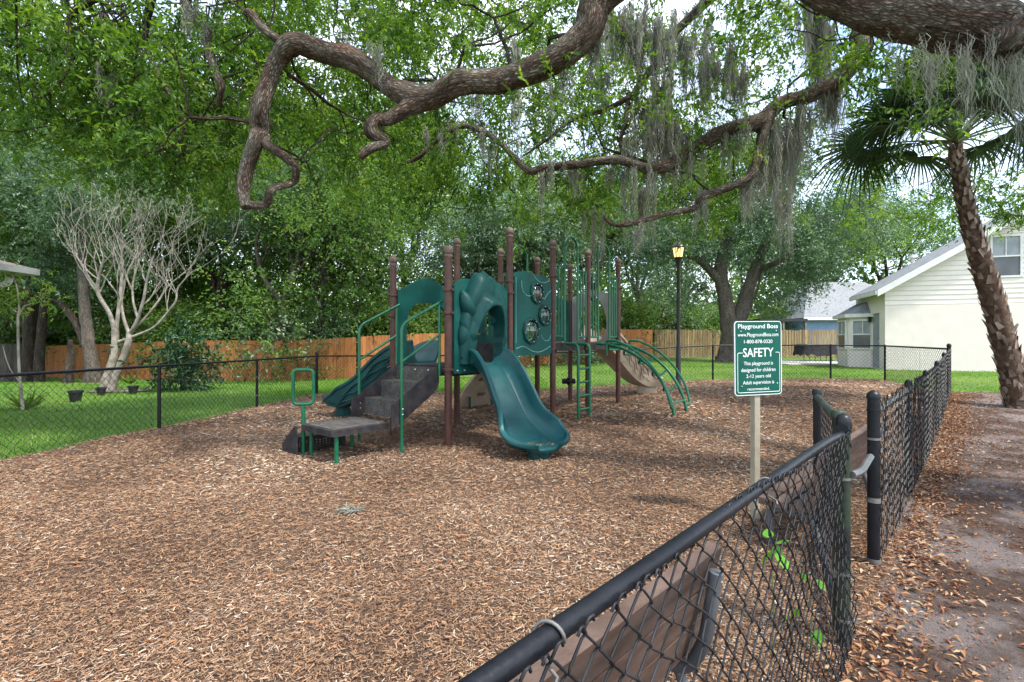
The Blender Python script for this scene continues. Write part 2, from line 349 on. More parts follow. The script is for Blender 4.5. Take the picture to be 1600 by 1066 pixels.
MT['cedar'] = mat('cedar_stained_picket', (.23, .08, .02), (.34, .135, .04), 5, .75, .2, 40, rand=.16, stretch=(6, 6, .6))
MT['tanwood'] = mat('weathered_picket', (.23, .155, .075), (.38, .27, .15), 5, .8, .25, 40, rand=.28, stretch=(6, 6, .6))
MT['greywood'] = mat('grey_weathered_board', (.10, .09, .085), (.19, .175, .165), 5, .85, .25, 40, rand=.3, stretch=(6, 6, .6))
MT['cream'] = mat('cream_stucco', (.70, .63, .57), (.75, .675, .615), 3, .85, .15, 90)
MT['siding'] = mat('cream_vinyl_siding', (.71, .64, .58), (.76, .69, .63), 2, .55, .05, 60, rand=.03)
MT['trim'] = mat('white_trim', (.62, .61, .59), (.7, .69, .67), 4, .5)
MT['gutter'] = mat('dull_white_gutter', (.36, .36, .35), (.44, .44, .43), 4, .5)
MT['bluewall'] = mat('blue_painted_wall', (.15, .225, .36), (.18, .255, .40), 3, .8, .1, 60)
MT['roof'] = mat('grey_shingle_roof', (.16, .17, .178), (.23, .24, .25), 8, .9, .3, 40)
MT['roofbr'] = mat('brown_shingle_roof', (.22, .14, .12), (.32, .22, .19), 20, .9, .3, 40)
MT['glass'] = mat('dark_window_glass', (.03, .038, .045), (.07, .08, .09), 1.5, .12, spec=.6)
MT['blind'] = mat('window_blind', (.22, .24, .26), (.3, .32, .34), 3, .5)
MT['concrete'] = mat('pale_concrete', (.42, .39, .36), (.52, .49, .46), 3, .9, .2, 40)
MT['cover'] = mat('black_fabric_cover', (.012, .012, .014), (.03, .03, .034), 7, .65, .2, 20)
MT['covertop'] = mat('faded_grey_cover_top', (.22, .22, .23), (.3, .3, .31), 5, .7, .2, 20)
MT['pot'] = mat('black_plastic_pot', (.012, .012, .013), (.022, .022, .024), 8, .5)
lg = bpy.data.materials.new('lit_lantern_glass'); lg.use_nodes = True
lp = lg.node_tree.nodes['Principled BSDF']; lp.inputs['Base Color'].default_value = (.6, .45, .25, 1); lp.inputs['Roughness'].default_value = .4
lp.inputs['Emission Color'].default_value = (1, .62, .22, 1); lp.inputs['Emission Strength'].default_value = .55; MT['lantern'] = lg
bg = bpy.data.materials.new('clear_bubble_plastic'); bg.use_nodes = True; nt = bg.node_tree
tr = nt.nodes.new('ShaderNodeBsdfTransparent'); tr.inputs[0].default_value = (.8, .84, .84, 1); gl = nt.nodes.new('ShaderNodeBsdfGlossy'); gl.inputs['Roughness'].default_value = .08
mx = nt.nodes.new('ShaderNodeMixShader'); fz = nt.nodes.new('ShaderNodeLayerWeight'); fz.inputs[0].default_value = .45
nt.links.new(fz.outputs['Fresnel'], mx.inputs[0]); nt.links.new(tr.outputs[0], mx.inputs[1]); nt.links.new(gl.outputs[0], mx.inputs[2]); nt.links.new(mx.outputs[0], nt.nodes['Material Output'].inputs[0]); MT['bubble'] = bg

# ------------------------------------------------------------------ leaves and blades in bulk
def unit(v):
    return v / np.maximum(np.linalg.norm(v, axis=1, keepdims=True), 1e-9)
def leaf_mesh(P, D, Nrm, length, width, fold=.25):
    """P base points, D direction, Nrm rough leaf normal -> 4 verts and 2 tris each"""
    D = unit(D); S = unit(np.cross(D, Nrm)); U = np.cross(S, D); n = len(P)
    L = np.asarray(length).reshape(-1, 1); W = np.asarray(width).reshape(-1, 1)
    mid = P + D * L * .45
    V = np.empty((n, 4, 3)); V[:, 0] = P; V[:, 1] = mid + S * W * .5 + U * W * fold; V[:, 2] = P + D * L - U * L * .12; V[:, 3] = mid - S * W * .5 + U * W * fold
    b = (np.arange(n) * 4)[:, None]
    F = np.concatenate([b + np.array([[0, 1, 2]]), b + np.array([[0, 2, 3]])], 1).reshape(-1, 3)
    return V.reshape(-1, 3), F
class Bulk:
    def __init__(s): s.V = []; s.F = []; s.T = []; s.n = 0
    def add(s, V, F, T):
        s.V.append(V); s.F.append(F + s.n); s.T.append(T); s.n += len(V)
    def build(s, name, m, parent=None, origin=None):
        return bulk(name, np.concatenate(s.V), np.concatenate(s.F), m, np.concatenate(s.T), parent, origin=origin)
def rdir(n, rng):
    return unit(rng.normal(size=(n, 3)))
def twigs(B, cen, dirs, rng, per=12, tl=(.22, .4), ll=(.05, .085), wr=.4, tone=(.5, .2), droop=.25):
    """leafy twigs: leaves alternate along short stems"""
    n = len(cen); dirs = unit(dirs); TL = rng.uniform(tl[0], tl[1], n)
    t = np.linspace(.1, 1, per)[None, :] + rng.uniform(-.04, .04, (n, per))
    P = cen[:, None, :] + dirs[:, None, :] * (t * TL[:, None])[:, :, None]
    P[:, :, 2] -= droop * (t ** 2) * TL[:, None]
    r = rdir(n * per, rng).reshape(n, per, 3)
    D = dirs[:, None, :] * .7 + r * .9; D[:, :, 2] -= .25
    Nr = rng.normal(size=(n, per, 3)) * .6; Nr[:, :, 2] += .8
    k = n * per; L = rng.uniform(ll[0], ll[1], k)
    V, F = leaf_mesh(P.reshape(-1, 3), D.reshape(-1, 3), Nr.reshape(-1, 3), L, L * wr * rng.uniform(.8, 1.25, k))
    tw = rng.normal(tone[0], tone[1], n)
    T = np.clip(np.repeat(tw, per) + rng.normal(0, .12, k), 0, 1)
    B.add(V, F, np.repeat(T, 2))

# ================================================================== THE SETTING
def grid_sheet(name, fx, nu, nv, m):
    U, Vv = np.meshgrid(np.linspace(0, 1, nu), np.linspace(0, 1, nv)); P = fx(U.ravel(), Vv.ravel())
    i = np.arange((nu - 1) * (nv - 1)); r, c = i // (nu - 1), i % (nu - 1); a = r * nu + c
    o = bulk(name, P, np.stack([a, a + 1, a + nu + 1, a + nu], 1), m, smooth=True); o['kind'] = 'structure'; return o
def f_ground(u, v):
    x = np.sign(u - .5) * (np.abs(u - .5) * 2) ** 2.2 * 400; y = -30 + v ** 2.4 * 700
    return np.stack([x, y, zg(x, y)], 1)
grid_sheet('ground', f_ground, 200, 200, MT['lawn'])

# fence corner points
FB0 = Vector((1.364, 1.99)); FBD = Vector((.69, .7235)).normalized()      # hinge post, right-hand fence direction
GATEPOST = Vector((2.018, 2.70)); CORNER_R = Vector((8.31, 9.2)); BACK1 = Vector((9.48, 12.3)); BACK2 = Vector((8.43, 12.8)); CORNER_L = Vector((-4.61, 11.42))
LEFT = [Vector((-5.57, 2.5)), Vector((-5.33, 4.74)), Vector((-5.09, 6.98)), Vector((-4.85, 9.2)), CORNER_L]
def lerp_path(P, s):
    P = np.array([[p[0], p[1]] for p in P]); seg = np.linalg.norm(np.diff(P, axis=0), axis=1); c = np.concatenate([[0], np.cumsum(seg)]); q = np.asarray(s) * c[-1]
    return np.stack([np.interp(q, c, P[:, 0]), np.interp(q, c, P[:, 1])], 1)
MUL_L = [(-6.1, -2.5), (-5.85, 1), (-5.62, 3), (-5.42, 5), (-5.17, 6.98), (-4.9, 9.2), (-4.68, 11.55)]
MUL_R = [(-2.85, -2.5), (1.28, 1.83), (1.99, 2.58), (5.03, 5.75), (8.25, 9.05), (9.62, 12.3), (8.45, 12.95)]
def f_mulch(u, v):
    a = lerp_path(MUL_L, v); b = lerp_path(MUL_R, v); p = a + (b - a) * u[:, None]
    x, y = p[:, 0], p[:, 1]; edge = np.minimum(np.minimum(u, 1 - u) * 8, 1)
    return np.stack([x, y, np.where(edge < .02, zg(x, y) - .02, mz(x, y))], 1)
grid_sheet('mulch_bed', f_mulch, 240, 260, MT['mulch'])
def f_path(u, v):
    y = -3 + v * 12.6; x0 = 1.28 + (y - 1.83) * .96 - .12; x1 = x0 + 9 + 2 * v
    x = x0 + (x1 - x0) * u; wv = .1 * np.sin(x * 1.7) + .07 * np.sin(x * 4.1 + 1)
    y2 = y + wv * v
    return np.stack([x, y2, zg(x, y2) + .03 + .012 * bump(x, y2, 2.2)], 1)
grid_sheet('dirt_path', f_path, 90, 120, MT['dirt'])

def inside_mulch(x, y):
    s = np.clip((y + 2.5) / 15.2, 0, 1)
    yl = [p[1] for p in MUL_L]; xl = [p[0] for p in MUL_L]
    left = np.interp(y, yl, xl); right = np.where(y < 9, 1.28 + (y - 1.83) * .96, np.interp(y, [9, 12.3], [8.2, 9.5]))
    back = 11.5 + (x + 4.6) * .106
    return (x > left) & (x < right) & (y < back)
def in_view(x, y, m=1.12):
    return (y > .4) & (np.abs(x) < m * y * 1.058)

# wood chips of the mulch: one mass of small roof-shaped splinters
def chips():
    B = Bulk()
    for (y0, y1, dens, L0, L1, wf) in ((1.5, 2.6, 17000, .007, .026, .16), (2.6, 4.2, 8500, .009, .031, .17), (4.2, 7.0, 3200, .012, .04, .2), (7.0, 12.9, 800, .022, .06, .24)):
        W = y1 * 1.2; n = int(dens * (y1 - y0) * 2 * W); x = RNG.uniform(-W, W, n); y = RNG.uniform(y0, y1, n)
        k = inside_mulch(x, y) & in_view(x, y); x = x[k]; y = y[k]; n = len(x)
        a = RNG.uniform(0, PI, n); L = RNG.uniform(L0, L1, n) * RNG.choice([.6, 1, 1.25], n); Wd = L * RNG.uniform(.5, 1.4, n) * wf; H = Wd * .4
        D = np.stack([np.cos(a), np.sin(a), RNG.normal(0, .2, n)], 1); D = unit(D); S = np.stack([-np.sin(a), np.cos(a), RNG.normal(0, .3, n)], 1); S = unit(S)
        Up = np.cross(D, S); c = np.stack([x, y, mz(x, y) + RNG.uniform(.0, .018, n)], 1)
        V = np.empty((n, 6, 3)); bend = RNG.uniform(-.12, .2, n)[:, None] * L[:, None]
        for e, sgn in ((0, -1), (3, 1)):
            base = c + D * (sgn * L / 2)[:, None]
            V[:, e] = base - S * (Wd / 2)[:, None]; V[:, e + 1] = base + Up * H[:, None] + Up * bend * .3; V[:, e + 2] = base + S * (Wd * RNG.uniform(.5, 1.1, n) / 2)[:, None]
        b = (np.arange(n) * 6)[:, None]
        F = np.concatenate([b + np.array([[0, 3, 4, 1]]), b + np.array([[1, 4, 5, 2]])], 1).reshape(-1, 4)
        T = np.clip(RNG.beta(2.0, 2.1, n) + .0, 0, 1); B.add(V.reshape(-1, 3), F, np.repeat(T, 2))
    o = B.build('mulch_chips', MT['chips']); tag(o, 'brown and orange wood chip mulch covering the playground', 'mulch', kind='stuff')
chips()

# dry leaves: thick along the fence and gate, thin over the path and mulch
def litter():
    B = Bulk(); n = 16000
    y = RNG.uniform(.9, 9.5, n) ** 1.0; t = RNG.normal(0, 1, n); x = 1.28 + (y - 1.83) * .96 + np.abs(t) * .24 * (1 + .5 * bump(y * 1.3, y, 3)) * RNG.choice([1, 1, 1, 1, 3, 7], n) - .45 * RNG.uniform(0, 1, n) * (RNG.uniform(0, 1, n) < .35)
    keep = in_view(x, y) & (RNG.uniform(0, 1, n) < np.clip(.35 + y * .11, 0, 1) * .8); x, y = x[keep], y[keep]
    n2 = 1500; y2 = RNG.uniform(1.7, 11, n2); x2 = RNG.uniform(-1.1, 1.1, n2) * y2; k = in_view(x2, y2) & (inside_mulch(x2, y2) | (x2 > 1.6 + y2)); x = np.concatenate([x, x2[k]]); y = np.concatenate([y, y2[k]]); n = len(x)
    z = np.where(inside_mulch(x, y), mz(x, y) + .012, zg(x, y) + .038 + .012 * bump(x, y, 2.2)) + RNG.uniform(0, .014, n)
    a = RNG.uniform(0, 2 * PI, n); D = np.stack([np.cos(a), np.sin(a), RNG.normal(0, .22, n)], 1); Nr = np.stack([RNG.normal(0, .35, n), RNG.normal(0, .35, n), np.ones(n)], 1)
    L = RNG.uniform(.018, .05, n); V, F = leaf_mesh(np.stack([x, y, z], 1), D, Nr, L, L * RNG.uniform(.25, .45, n), fold=.35)
    B.add(V, F, np.repeat(np.clip(RNG.beta(2, 2, n), 0, 1), 2))
    n = 16000; y = RNG.uniform(1.2, 9.4, n); x = 1.25 + (y - 1.83) * .96 + RNG.uniform(0, 1, n) ** 1.4 * 4.5; k = in_view(x, y); x, y = x[k], y[k]; n = len(x); a = RNG.uniform(0, 2 * PI, n)
    z = zg(x, y) + .034 + .012 * bump(x, y, 2.2); L = RNG.uniform(.008, .03, n); V, F = leaf_mesh(np.stack([x, y, z], 1), np.stack([np.cos(a), np.sin(a), RNG.normal(0, .15, n)], 1), np.stack([RNG.normal(0, .2, n), RNG.normal(0, .2, n), np.ones(n)], 1), L, L * RNG.uniform(.2, .5, n), .2)
    B.add(V, F, np.repeat(np.clip(RNG.beta(1.6, 2.2, n), 0, 1), 2))
    o = B.build('leaf_litter', MT['litter']); tag(o, 'dry orange and tan oak leaves drifted along the right fence', 'fallen leaves', kind='stuff')
litter()

# grass blades
def blades(name, n, fx, hmin, hmax, wd, label, pw=.5):
    x, y = fx(n); k = in_view(x, y) & ~inside_mulch(x, y); x, y = x[k], y[k]; n = len(x)
    h = RNG.uniform(hmin, hmax, n) * (1 + .4 * bump(x, y, 2)); a = RNG.uniform(0, 2 * PI, n); s = np.stack([np.cos(a), np.sin(a), np.zeros(n)], 1) * (wd * RNG.uniform(.6, 1.3, n))[:, None]
    P = np.stack([x, y, zg(x, y) - .004], 1); tip = P + np.stack([RNG.normal(0, .5, n) * h, RNG.normal(0, .5, n) * h, h], 1)
    V = np.empty((n, 3, 3)); V[:, 0] = P - s; V[:, 1] = P + s; V[:, 2] = tip
    F = np.arange(n * 3).reshape(-1, 3)
    o = bulk(name, V.reshape(-1, 3), F, MT['grass'], np.clip(RNG.normal(pw, .22, n), 0, 1)); tag(o, label, 'grass', kind='stuff')
def fx_left(n):
    y = 3.5 + RNG.uniform(0, 1, n) ** 1.35 * 15.5; x = -5.3 - RNG.uniform(0, 1, n) * 14 + .12 * (y - 7); m = RNG.uniform(0, 1, n) < .3; x = np.where(m, RNG.uniform(-6, 1, n), x); y = np.where(m, RNG.uniform(11.4, 17, n), y); return x, y
blades('lawn_grass', 150000, fx_left, .03, .075, .006, 'bright green lawn grass outside the left fence')
def fx_right(n):
    y = RNG.uniform(9.2, 24, n); x = RNG.uniform(-1, 24, n); k = (y > 12.2) | (x > 8.4); return x[k], y[k]
blades('lawn_grass', 80000, fx_right, .03, .07, .008, 'sunlit patchy lawn grass beyond the back fence', .66)

# ================================================================== PLAYGROUND STRUCTURE
TH = .874; UX, UY = math.cos(TH), math.sin(TH); U3 = Vector((UX, UY, 0)); V3 = Vector((-UY, UX, 0)); Z3 = Vector((0, 0, 1))
O2 = Vector((-.753, 5.834, 0)); BAY = 1.075
def W(i, j, z): return O2 + U3 * i + V3 * j + Z3 * z
PG = thing('playground_structure', O2, 'green and brown playground structure with slides, ladders and climbers on the mulch', 'playground')
posts = {}
HP = {0: 2.385, 1: 2.80, 2: 2.80, 3: 2.80, 4: 2.80}
PXFIX = {(0, 1): 614.3, (0, 0): 700.4, (1, 1): 714, (1, 0): 796.4, (2, 1): 782, (2, 0): 863.7, (3, 1): 839.5, (3, 0): 918.6, (4, 1): 890.8, (4, 0): 965.8}
D1, D2 = .975, 1.255
for (i, j), px in PXFIX.items():
    p = W(i * BAY, j * BAY, 0); p.x = (px - 800) / FPX * p.y; posts[i, j] = p
    h = HP[i] - .075; m = MB(); m.tube([p + Z3 * -.05, p + Z3 * h], .046, 16); po = obj('post', m, MT['post'], PG)
    m = MB(); m.lathe(p + Z3 * (h - .015), [(.05, 0), (.054, .012), (.05, .03)], 16); m.ball(p + Z3 * (h + .062), .062, 16, 9); obj('cap', m, MT['ball'], po)
    zs = [D1 - .04] if i == 0 else [D2 - .12]
    zs += [1.62, 1.9] if i == 0 else ([1.95, 2.1] if i == 1 else [2.28, 1.15])
    for z in zs:
        m = MB(); m.lathe(p + Z3 * z, [(.047, -.022), (.057, -.018), (.06, 0), (.057, .018), (.047, .022)], 16)
        for s in (U3, -U3) if (i + j) % 2 else (V3, -V3, U3): m.tube([p + Z3 * z + s * .045, p + Z3 * z + s * .085], .016, 8)
        obj('clamp', m, MT['post'], po)
# decks
for i, z in ((0, D1), (1, D2), (2, D2), (3, D2)):
    m = MB(); m.obox(W((i + .5) * BAY, .5 * BAY, z - .012), U3 * (BAY / 2 - .05), V3 * (BAY / 2 - .05), Z3 * .012)
    for s in (-1, 1):
        m.obox(W((i + .5) * BAY, (.5 + s * .44) * BAY, z - .07), U3 * (BAY / 2 - .052), V3 * .014, Z3 * .055)
        m.obox(W((i + .5 + s * .44) * BAY, .5 * BAY, z - .072), U3 * .013, V3 * (BAY / 2 - .075), Z3 * .05)
    obj('deck', m, MT['step'], PG)
m = MB(); m.obox(W(BAY + .03, .5 * BAY, (D1 + D2) / 2 - .02), U3 * .012, V3 * (BAY / 2 - .06), Z3 * .11); obj('riser', m, MT['step'], PG)

def frame_fn(p, q):
    p, q = Vector((p.x, p.y, 0)), Vector((q.x, q.y, 0)); e = (q - p).normalized(); nrm = Vector((e.y, -e.x, 0))
    return (q - p).length, e, nrm, lambda a, z, t: p + e * a + nrm * t + Z3 * z

# --- hood panel over the front slide (bay 1 front)
Lw, e, nr, fn = frame_fn(posts[0, 0], posts[1, 0])
def arch(cx, w, z0, zs, n=14, pk=1.0):
    return [(cx - w, z0), (cx - w, zs)] + [(cx - w * math.cos(PI * k / n), zs + w * pk * math.sin(PI * k / n)) for k in range(1, n)] + [(cx + w, zs), (cx + w, z0)]
hc = Lw / 2
out = [(.075, .885), (Lw - .075, .885), (Lw - .075, 1.96)]
out += [(Lw - .075 - .26 * t, 1.96 + .1 * math.sin(t * PI * .5) + .02 * math.sin(t * PI)) for t in (.3, .6, 1)]
out += [(.075 + .26 * t, 1.96 + .1 * math.sin(t * PI * .5) + .02 * math.sin(t * PI)) for t in (1, .6, .3)] + [(.075, 1.96)]
m = MB(); m.plate(out, [arch(hc, .25, 1.0, 1.52)[::-1]], fn, .05); hoodp = obj('slide_panel', m, MT['teal'], PG, 30)
def hood():
    m = MB(); nphi, rows = 60, []
    def rim(ph, w, zb, zt, lobe):
        # ph 0 = left bottom, 1 = right bottom, going over the top
        a = PI * ph; x = -math.cos(a); y = math.sin(a)
        r = 1 + lobe * abs(math.sin(a * 2.5 + PI / 2)) ** .7
        pk = 1 + .16 * max(0, 1 - abs(ph - .5) / .16) * (1 if lobe else 0)
        return hc + x * w * (abs(y) * .12 + 1) * (1 if y > .4 else .92) * (r if y < .95 else 1), zb + (zt - zb) * min(1, y * pk) ** .9 * (r * .15 + .85)
    prof = [(.0, 0.0), (.04, .06), (.16, .135), (.36, .165), (.55, .15), (.72, .15), (.86, .215), (.97, .235), (1.0, .215)]
    for s, dep in prof:
        row = []
        for k in range(nphi + 1):
            ph = k / nphi
            w_ = .385 * (1 - s) + .255 * s; zt = 2.13 * (1 - s) + 1.72 * s; lobe = .14 * (1 - s)
            x, z = rim(ph, w_, 1.0, zt, lobe)
            top = max(0, math.sin(PI * ph))
            crease = abs(math.sin(PI * ph * 2.5 + PI / 2)) ** .5
            dd = dep * (.45 + .55 * top) * (.72 + .28 * crease if s < .8 else 1) + (.05 * top ** 4 if s > .8 else 0)
            row.append(tuple(fn(x, z, .026 + dd)))
        rows.append(row)
    row = []
    for k in range(nphi + 1):
        x, z = rim(k / nphi, .25, 1.0, 1.70, 0); row.append(tuple(fn(x, z, .03)))
    rows.append(row)
    n = nphi + 1; vs = [v for r in rows for v in r]; fs = []
    for r in range(len(rows) - 1):
        for k in range(nphi): a = r * n + k; fs.append((a, a + 1, a + n + 1, a + n))
    m.add(vs, fs); return m
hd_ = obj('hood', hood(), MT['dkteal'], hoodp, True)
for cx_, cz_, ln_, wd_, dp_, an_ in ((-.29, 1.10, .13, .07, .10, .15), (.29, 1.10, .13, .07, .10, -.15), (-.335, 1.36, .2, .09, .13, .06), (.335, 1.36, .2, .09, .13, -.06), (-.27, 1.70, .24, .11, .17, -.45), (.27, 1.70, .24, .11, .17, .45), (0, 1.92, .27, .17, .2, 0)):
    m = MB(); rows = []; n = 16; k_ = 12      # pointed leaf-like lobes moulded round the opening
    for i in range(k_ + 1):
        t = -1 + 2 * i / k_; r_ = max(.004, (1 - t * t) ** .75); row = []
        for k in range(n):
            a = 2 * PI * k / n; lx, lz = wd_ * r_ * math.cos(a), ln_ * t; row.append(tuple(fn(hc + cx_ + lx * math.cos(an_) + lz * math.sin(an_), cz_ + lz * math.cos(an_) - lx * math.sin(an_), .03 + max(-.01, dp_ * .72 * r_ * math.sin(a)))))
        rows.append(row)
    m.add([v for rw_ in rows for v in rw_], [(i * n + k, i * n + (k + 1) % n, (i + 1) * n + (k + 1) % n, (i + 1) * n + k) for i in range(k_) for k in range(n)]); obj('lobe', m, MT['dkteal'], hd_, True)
m = MB()
for s in (-1, 1):
    for q in (0, .05): m.tube([fn(hc + s * (.3 + q), 1.08, .03), fn(hc + s * (.3 + q), 1.08, .07)], .014, 8)
    m.tube([fn(hc + s * .24, 1.08, .06), fn(hc + s * .4, 1.08, .06)], .013, 8)
obj('hood_bracket', m, MT['vinyl'], hoodp)
m = MB()
for (a, z) in ((.12, .92), (.24, .92), (Lw - .24, .92), (Lw - .12, .92)): m.ball(fn(a, z, .03), .012, 8, 5)
obj('bolt', m, MT['bolt'], hoodp)

# --- slotted panel at the back of bay 2, seen through the hood
Ls, es, ns, fs_ = frame_fn(posts[1, 1], posts[2, 1])
slots = [[(c - .05, 1.42), (c - .05, 1.78), (c - .025, 1.84), (c + .025, 1.84), (c + .05, 1.78), (c + .05, 1.42), (c + .025, 1.38), (c - .025, 1.38)][::-1] for c in (.3, .5, .7)]
m = MB(); m.plate([(.07, 1.22), (Ls - .07, 1.22), (Ls - .07, 2.0), (Ls * .75, 2.06), (Ls / 2, 2.0), (Ls * .25, 2.06), (.07, 2.0)], slots, fs_, .04); obj('slotted_panel', m, MT['teal'], PG, 30)

# --- window panel (bay 2 front)
Lp, ep, npn, fp = frame_fn(posts[1, 0], posts[2, 0])
wins = [(.45, 1.44, .155), (.80, 1.67, .115), (.58, 2.0, .125)]
x0, x1, z0, z1 = .075, Lp - .075, 1.075, 2.2
def circ(c, z, r, n=22): return [(c + r * math.cos(2 * PI * k / n), z + r * math.sin(2 * PI * k / n)) for k in range(n)]
wsc = (x1 - x0)
wins = [(x0 + wsc * .42, 1.43, .15), (x0 + wsc * .80, 1.67, .115), (x0 + wsc * .58, 1.99, .12)]
out = [(x0 + .03, z0), (x1 - .03, z0), (x1, z0 + .03), (x1, z1 - .12), (x1 - .04, z1 - .03), (x1 - .12, z1 + .05), (x1 - .26, z1 + .075), (x1 - .4, z1 + .055), (x0 + .34, z1 + .075), (x0 + .2, z1 + .08), (x0 + .08, z1 + .05), (x0, z1 - .02), (x0, z0 + .03)]
m = MB(); m.plate(out, [circ(c, z, r)[::-1] for c, z, r in wins], fp, .05); wp = obj('window_panel', m, MT['teal'], PG, 30)
for c, z, r in wins:
    m = MB(); n = 40; pts = [fp(c + (r + .018 + .010 * abs(math.sin(k * PI / n * 9))) * math.cos(2 * PI * k / n), z + (r + .018 + .010 * abs(math.sin(k * PI / n * 9))) * math.sin(2 * PI * k / n), .034) for k in range(n)]
    m.tube(pts, .024, 8, closed=True); fr = obj('window_frame', m, MT['dkteal'], wp)
    m = MB(); n = 24; rows = []
    for q in range(6):
        a = q / 5 * PI * .5; rr = max(r * math.cos(a), .002); rows.append([tuple(fp(c + rr * math.cos(2 * PI * k / n), z + rr * math.sin(2 * PI * k / n), .02 + r * .55 * math.sin(a))) for k in range(n)])
    m.add([v for rw in rows for v in rw], [(q * n + k, q * n + (k + 1) % n, (q + 1) * n + (k + 1) % n, (q + 1) * n + k) for q in range(5) for k in range(n)])
    obj('bubble', m, MT['bubble'], fr, True)
    m = MB()
    for k in range(8): m.ball(fp(c + (r + .012) * math.cos(2 * PI * k / 8 + .2), z + (r + .012) * math.sin(2 * PI * k / 8 + .2), .058), .008, 6, 4)
    obj('bolt', m, MT['bolt'], fr)
m = MB()
def relief(pts, r=.007): m.tube([fp(a, z, .028) for a, z in crom(pts, 6)], r, 6)
relief([(x0 + .03, z0 + .1), (x0 + .2, z0 + .13), (x0 + .42, z0 + .06), (x0 + .62, z0 + .05), (x1 - .03, z0 + .13)])
relief([(x0 + .15, z1 - .06), (x0 + .18, z1 - .2), (x0 + .3, z1 - .27), (x0 + .45, z1 - .24)])
relief([(x0 + .42, z1 + .06), (x0 + .55, z1 - .03), (x0 + .72, z1 - .04), (x1 - .06, z1 + .0)])
relief([(x1 - .02, z1 - .15), (x1 - .1, z1 - .2), (x1 - .2, z1 - .3)])
relief([(x1 - .28, z0 + .3), (x1 - .2, z0 + .22), (x1 - .08, z0 + .22), (x1 - .02, z0 + .3)])
relief([(x0 + .03, z1 - .03), (x0 + .03, z0 + .18)], .005)
obj('relief_line', m, MT['line'], wp)

# --- arch panel at the back of bay 1
La, ea, na, fa = frame_fn(posts[0, 1], posts[1, 1])
ou = [(.06, .9), (.2, .9), (.2, 1.5)] + [(La / 2 - (La / 2 - .2) * math.cos(PI * k / 12), 1.5 + .36 * math.sin(PI * k / 12) + .03 * math.sin(PI * k / 4)) for k in range(1, 12)] + [(La - .2, 1.5), (La - .2, .9), (La - .06, .9), (La - .06, 1.98)]
ou += [(La - .06 - (La - .12) * t, 1.98 + .2 * math.sin(PI * t) ** 1.6) for t in [k / 14 for k in range(1, 14)]] + [(.06, 1.98)]
m = MB(); m.plate(ou, [], fa, .05); obj('arch_panel', m, MT['teal'], PG, 30)

# --- tall loop barriers with bars
def barrier(p, q, zlo, ztop, zarch, gap, nb=3, ends=True, mt='green'):
    L, e_, n_, f_ = frame_fn(p, q); root = None
    m = MB(); c = L / 2
    ar = [f_(c - gap, zlo - .02, 0), f_(c - gap, zarch - gap, 0)] + [f_(c - gap * math.cos(PI * k / 12), zarch - gap + gap * math.sin(PI * k / 12), 0) for k in range(1, 12)] + [f_(c + gap, zarch - gap, 0), f_(c + gap, zlo - .02, 0)]
    m.tube(ar, .0195, 10); root = obj('loop_arch', m, MT[mt], PG)
    for s in (-1, 1):
        x_in = c + s * gap; x_out = c + s * (L / 2 - .07)
        mm = MB(); mm.tube([f_(x_in, ztop, 0), f_(c + s * (L / 2 - .03), ztop, 0)], .014, 8)
        mm.tube(fillet([f_(x_in, zlo + .09, 0), f_(x_in, zlo + .05, .0), f_(x_out, zlo + .05, 0), f_(x_out, zlo + .12, 0), f_(x_out, ztop, 0)], .05), .016, 8); obj('rail', mm, MT[mt], root)
        for k in range(1, nb):
            x = x_in + (x_out - x_in) * k / nb; mm = MB(); mm.tube([f_(x, zlo + .05, 0), f_(x, ztop, 0)], .0145, 8); obj('bar', mm, MT[mt], root)
barrier(posts[2, 0], posts[3, 0], D2 + .05, 2.46, 2.98, .2)
barrier(posts[3, 0], posts[4, 0], D2 + .05, 2.46, 3.02, .2)
barrier(posts[2, 1], posts[3, 1], D2 + .05, 2.4, 2.97, .22)
# bay 4 back: solid green panel with slots
Lk_, ek, nk, fk = frame_fn(posts[3, 1], posts[4, 1])
m = MB(); m.plate([(.07, D2 + .02), (Lk_ - .07, D2 + .02), (Lk_ - .07, 2.08), (Lk_ * .5, 2.16), (.07, 2.08)], [circ(Lk_ / 2, 1.75, .18)[::-1]], fk, .04); obj('porthole_panel', m, MT['dkteal'], PG, 30)
# end panel (taupe) at the tube slide
Le, ee, ne, fe = frame_fn(posts[4, 0], posts[4, 1])
hole = [(Le / 2 + .3 * math.cos(2 * PI * k / 24) * (1 - .28 * math.sin(2 * PI * k / 24)), 1.72 + .46 * math.sin(2 * PI * k / 24)) for k in range(24)]
m = MB(); m.plate([(.06, D2 - .04), (Le - .06, D2 - .04), (Le - .06, 2.14), (Le * .8, 2.2), (Le * .5, 2.28), (Le * .2, 2.2), (.06, 2.14)], [hole[::-1]], fe, .05); obj('slide_entry_panel', m, MT['greyp'], PG, 30)

